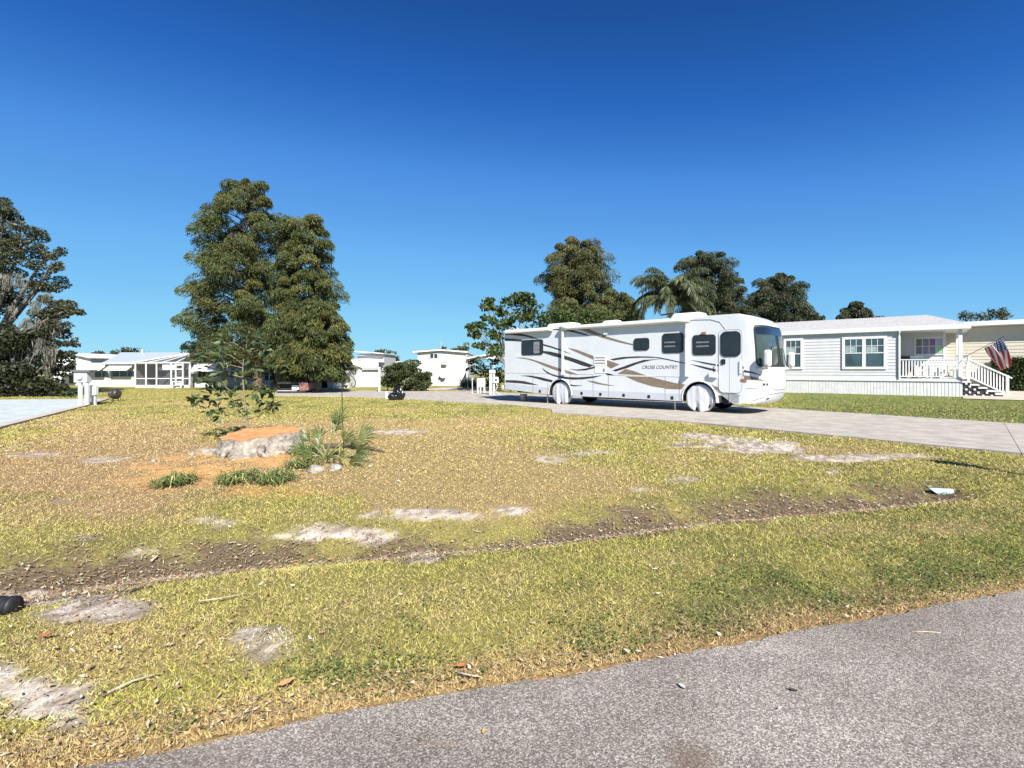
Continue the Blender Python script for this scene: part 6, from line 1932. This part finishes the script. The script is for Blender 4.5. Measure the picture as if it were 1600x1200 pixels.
# ================================================================== SMALL THINGS ON THE LAWN
# meter pedestal by the pad
m_ped = mat('pedestal_grey', (.50, .51, .52), rough=.5, var=.08)
gp = Vector((*flat(131, 634), .0))
k_ = gp.y / F
t = thing('meter_pedestal', 'grey electric meter box on twin white posts beside the concrete pad', 'pedestal', gp)
for x in (-.20, .08): MB().box(x, x + .12, -.05, .05, -.05, 1.05).build('post', m_trim, t)
bx = MB().box(-.33, .22, -.12, .14, .98, 1.42).build('meter_box', m_ped, t, bevel=.015)
MB().lathe([(.13, 0), (.13, .05), (.09, .10), (0, .12)], (-.06, -.12, 1.2), 18, M=Matrix.Rotation(R(90), 4, 'X')).build('meter', m_ped, bx, smooth=True)
MB().box(-.40, .42, -.2, .2, 1.42, 1.50).build('cap', m_line, t)
MB().prism([(-.22, 1.505), (.16, 1.505), (.06, 1.74), (-.12, 1.74)], -.13, .13).build('lamp_hood', m_trim, t)
gp = Vector((*flat(144, 633), .0))
t = thing('utility_box', 'small white utility box on short legs right of the meter pedestal', 'pedestal', gp)
MB().box(-.19, .20, -.1, .1, .42, .85).build('box', m_trim, t, bevel=.02)
for x in (-.14, .02, .14): MB().box(x - .03, x + .03, -.04, .04, -.05, .42).build('leg', m_ped, t)
MB().box(-.30, -.19, -.06, .06, .50, .80).build('side_box', m_ped, t)
# dark drum on legs
gp = Vector((*flat(179, 627.5), 0)); gp.z = gz(gp.x, gp.y)
t = thing('yard_drum', 'small dark round drum on short legs standing alone on the lawn', 'drum')
t.location = gp
m_drum = mat('drum_dark', (.055, .048, .045), rough=.4, var=.35, scale=7)
M = Matrix.Rotation(R(62), 4, 'X') @ Matrix.Rotation(R(-18), 4, 'Y')
MB().lathe([(.05, -.20), (.20, -.19), (.235, -.10), (.24, .08), (.20, .16), (.13, .18), (.11, .12), (.0, .11)], (0, 0, .36), 22, M=M).build('body', m_drum, t, smooth=True)
for a in (.6, 2.5, 4.7): MB().tube([(.12 * math.cos(a), .12 * math.sin(a), .2), (.17 * math.cos(a), .17 * math.sin(a), -.03)], .018, 6).build('leg', m_iron, t)
MB().tube([(.14, .05, .55), (.2, .05, .5), (.25, .05, .38), (.24, .05, .2), (.25, .05, .06)], .013, 6).build('handle', m_iron, t)
# brown curved tub under the cypress
gp = Vector((*flat(460, 614.6), 0))
Zt = gp.y; k_ = Zt / F
t = thing('wooden_tub', 'low dark bench frame with a reddish brown curved end under the cypresses', 'tub', gp)
m_tub = mat('reddish_wood', (.24, .12, .095), rough=.6, var=.25, scale=6)
o_ = MB().prism([(12 * k_, .12), (26.5 * k_, .20), (27 * k_, 17 * k_), (12 * k_, 17.5 * k_)], -.5, .6).build('end_panel', m_tub, t, bevel=.08)
MB().box(-22 * k_, 13 * k_, -.45, .6, 15 * k_, 18 * k_).build('top', m_under, t)
MB().box(-22 * k_, 22 * k_, -.45, .6, 0, 3.5 * k_).build('base', m_under, t)
MB().box(-2 * k_, 9 * k_, -.2, -.15, 6 * k_, 13 * k_).build('panel', m_trim, t)
MB().box(-22 * k_, 13 * k_, -.1, .5, 3.5 * k_, 15 * k_).build('back_panel', m_under, t)
MB().box(-22 * k_, 8 * k_, -.42, -.35, 4 * k_, 5 * k_).build('rail', m_ped, t)
# rubbish bags
gp = Vector((*flat(620, 625.5), 0)); gp.z = gz(gp.x, gp.y)
m_bag = mat('black_plastic_bag', (.012, .012, .015), rough=.22, var=.2, scale=8, bump=1.0, bscale=7, spec=.6)
def bag(label, dx_, dy_, w_, h_, seed):
    rr = random.Random(seed)
    bm = bmesh.new(); bmesh.ops.create_icosphere(bm, subdivisions=4, radius=1)
    ph = [rr.uniform(0, 6) for _ in range(6)]
    for v in bm.verts:
        x, y, z = v.co
        a = math.atan2(y, x)
        k_ = 1 + .07 * math.sin(5 * a + ph[0] + 3 * z) + .05 * math.sin(9 * a + ph[1] - 5 * z) + .05 * math.sin(7 * z + ph[2] + 2 * a)
        v.co = Vector((x * w_ * k_, y * w_ * .85 * k_, (max(z, -.75) + .75) * h_ / 1.75 * k_))
    me = bpy.data.meshes.new('rubbish_bag'); bm.to_mesh(me); bm.free(); me.materials.append(m_bag)
    me.polygons.foreach_set('use_smooth', [True] * len(me.polygons))
    t = thing('rubbish_bag', label, 'bag', gp + Vector((dx_, dy_, 0)), 0, 'rubbish bags at the driveway edge')
    o = bpy.data.objects.new('sack', me); C.objects.link(o); o.parent = t
    MB().tube([(0, 0, h_ * .96), (.03, 0, h_ * 1.04), (.07, .02, h_ * 1.10)], [.05, .025, .06], 8).build('knot', m_bag, t, smooth=True)
bag('larger shiny black rubbish bag at the edge of the driveway', .06, .12, .30, .62, 4)
bag('smaller slumped black rubbish bag leaning at the front left of the larger one', -.16, -.08, .24, .36, 9)
gp2 = Vector((*flat(604, 623), 0))
b = MB(); b.box(-.05, .05, -.04, .04, -.05, .34); b.box(-.065, .065, -.05, .05, .34, .37)
o = b.build('marker_post', m_trim); o.location = gp2; tag(o, 'short white marker post left of the rubbish bags', 'post')
gp2 = Vector((*flat(593, 613), 0))
b = MB(); b.box(-.05, .05, -.05, .05, -.05, 1.62); b.box(-.07, .07, -.07, .07, 1.62, 1.68)
o = b.build('white_post', m_trim); o.location = gp2; tag(o, 'tall white post at the left edge of the round bush', 'post')
# hook-up pedestal and white stand behind the motorhome tail
gp = Vector((*flat(770, 617.5), 0))
t = thing('hookup_pedestal', 'grey hook-up pedestal with white meter box at the tail of the motorhome', 'pedestal', gp)
MB().box(-.20, -.03, -.08, .08, -.03, 1.45).build('post', m_ped, t)
MB().box(.03, .12, -.06, .06, -.03, 1.3).build('post', m_trim, t)
bx = MB().box(.0, .34, -.16, .1, .72, 1.08).build('meter_box', m_trim, t, bevel=.02)
MB().lathe([(.06, 0), (.06, .04), (0, .06)], (.2, -.16, .92), 12, M=Matrix.Rotation(R(90), 4, 'X')).build('socket', m_under, bx)
MB().box(-.22, .16, -.12, .12, 1.30, 1.50).build('cap', m_ped, t, bevel=.02)
MB().tube([(.2, -.1, .72), (.28, -.12, .5), (.16, -.14, .3), (.3, -.1, .1), (.5, .0, .02)], .02, 6).build('hose', m_trim, t, smooth=True)
gp = Vector((*flat(752, 614.5), 0))
t = thing('white_stand', 'low white cabinet on slim legs left of the hook-up pedestal', 'cabinet', gp)
MB().box(-.27, .25, -.2, .2, .42, .95).build('cabinet', m_trim, t, bevel=.02)
for x in (-.22, -.04, .2): MB().box(x - .04, x + .04, -.18, -.10, -.03, .42).build('leg', m_trim, t)
for x in (-.22, .2): MB().box(x - .04, x + .04, .1, .18, -.03, .42).build('leg', m_trim, t)
gp = Vector((*flat(738, 616.5), 0))
b = MB(); b.tube([(0, 0, -.05), (0, 0, 1.0)], .03, 6); b.tube([(-.06, 0, .92), (.06, 0, .92)], .03, 6)
o = b.build('standpipe', m_fw2); o.location = gp; tag(o, 'thin pale standpipe rising from the grass behind the driveway', 'pipe')
# culvert pipe end in the ditch
pA, pB = G(1452, 771), G(1490, 768)
pA.z += .025; pB.z = pA.z + .005
ct = thing('culvert_pipe', 'pale blue plastic drain pipe end poking out of the grass at the ditch', 'pipe', pA)
b = MB()
ax_ = (pB - pA).normalized(); sd = ax_.cross(Vector((0, 0, 1))).normalized(); up = sd.cross(ax_)
n_ = 22
for i, (L_, r_) in enumerate(((0, .05), (.20, .05), (.20, .042), (0.02, .042))):
    for j in range(n_):
        a = 2 * math.pi * j / n_
        skew = .06 * math.sin(a) * -1 if i in (0, 3) else 0
        b.v.append(tuple(ax_ * (L_ + skew + .05) + (sd * math.cos(a) + up * math.sin(a)) * r_))
for i in range(3):
    for j in range(n_):
        b.f.append((i * n_ + j, i * n_ + (j + 1) % n_, (i + 1) * n_ + (j + 1) % n_, (i + 1) * n_ + j)); b.mi.append(0)
b.build('pipe_end', mat('pale_blue_pvc', (.33, .44, .47), rough=.5, var=.1), ct, smooth=True)
b = MB(); b.lathe([(.0, 0), (.041, 0), (.041, .02), (0, .02)], tuple(ax_ * .16), 18, M=ax_.to_track_quat('Z', 'Y').to_matrix().to_4x4()); b.build('pipe_inside', m_under, ct)
# black pipe end at the left edge, where the ditch leaves the picture
pA = G(16, 958); pA.z += .045
pt_ = thing('black_pipe', 'black drain pipe end at the left edge beside the bare sandy patch', 'pipe', pA)
b = MB()
for k_ in range(24):
    x_ = -.03 * k_
    b.lathe([(.052, 0), (.055, .008), (.055, .018), (.052, .026)], (x_, -.12 * x_, 0), 18, M=Matrix.Rotation(R(-90), 4, 'Y'))
b.build('corrugated_wall', m_rub, pt_, smooth=True)
MB().lathe([(.02, 0), (.059, 0), (.059, .03), (.02, .03)], (.03, 0, 0), 20, M=Matrix.Rotation(R(-90), 4, 'Y')).build('rim', m_rub, pt_, smooth=True)
# yard lamp post just outside the view on the right: its shadow falls into the picture
lp = Vector((8.15, 5.12, gz(8.15, 5.12)))
t = thing('lamp_post', 'slim black yard lamp post at the roadside right of the driveway mouth', 'lamp post', lp)
MB().tube([(0, 0, -.1), (0, 0, 2.3)], [.08, .06], 10).build('post', m_iron, t, smooth=True)
MB().lathe([(.08, 2.3), (.14, 2.36), (.17, 2.62), (.10, 2.72), (.02, 2.80)], n=12).build('lantern', m_iron, t)
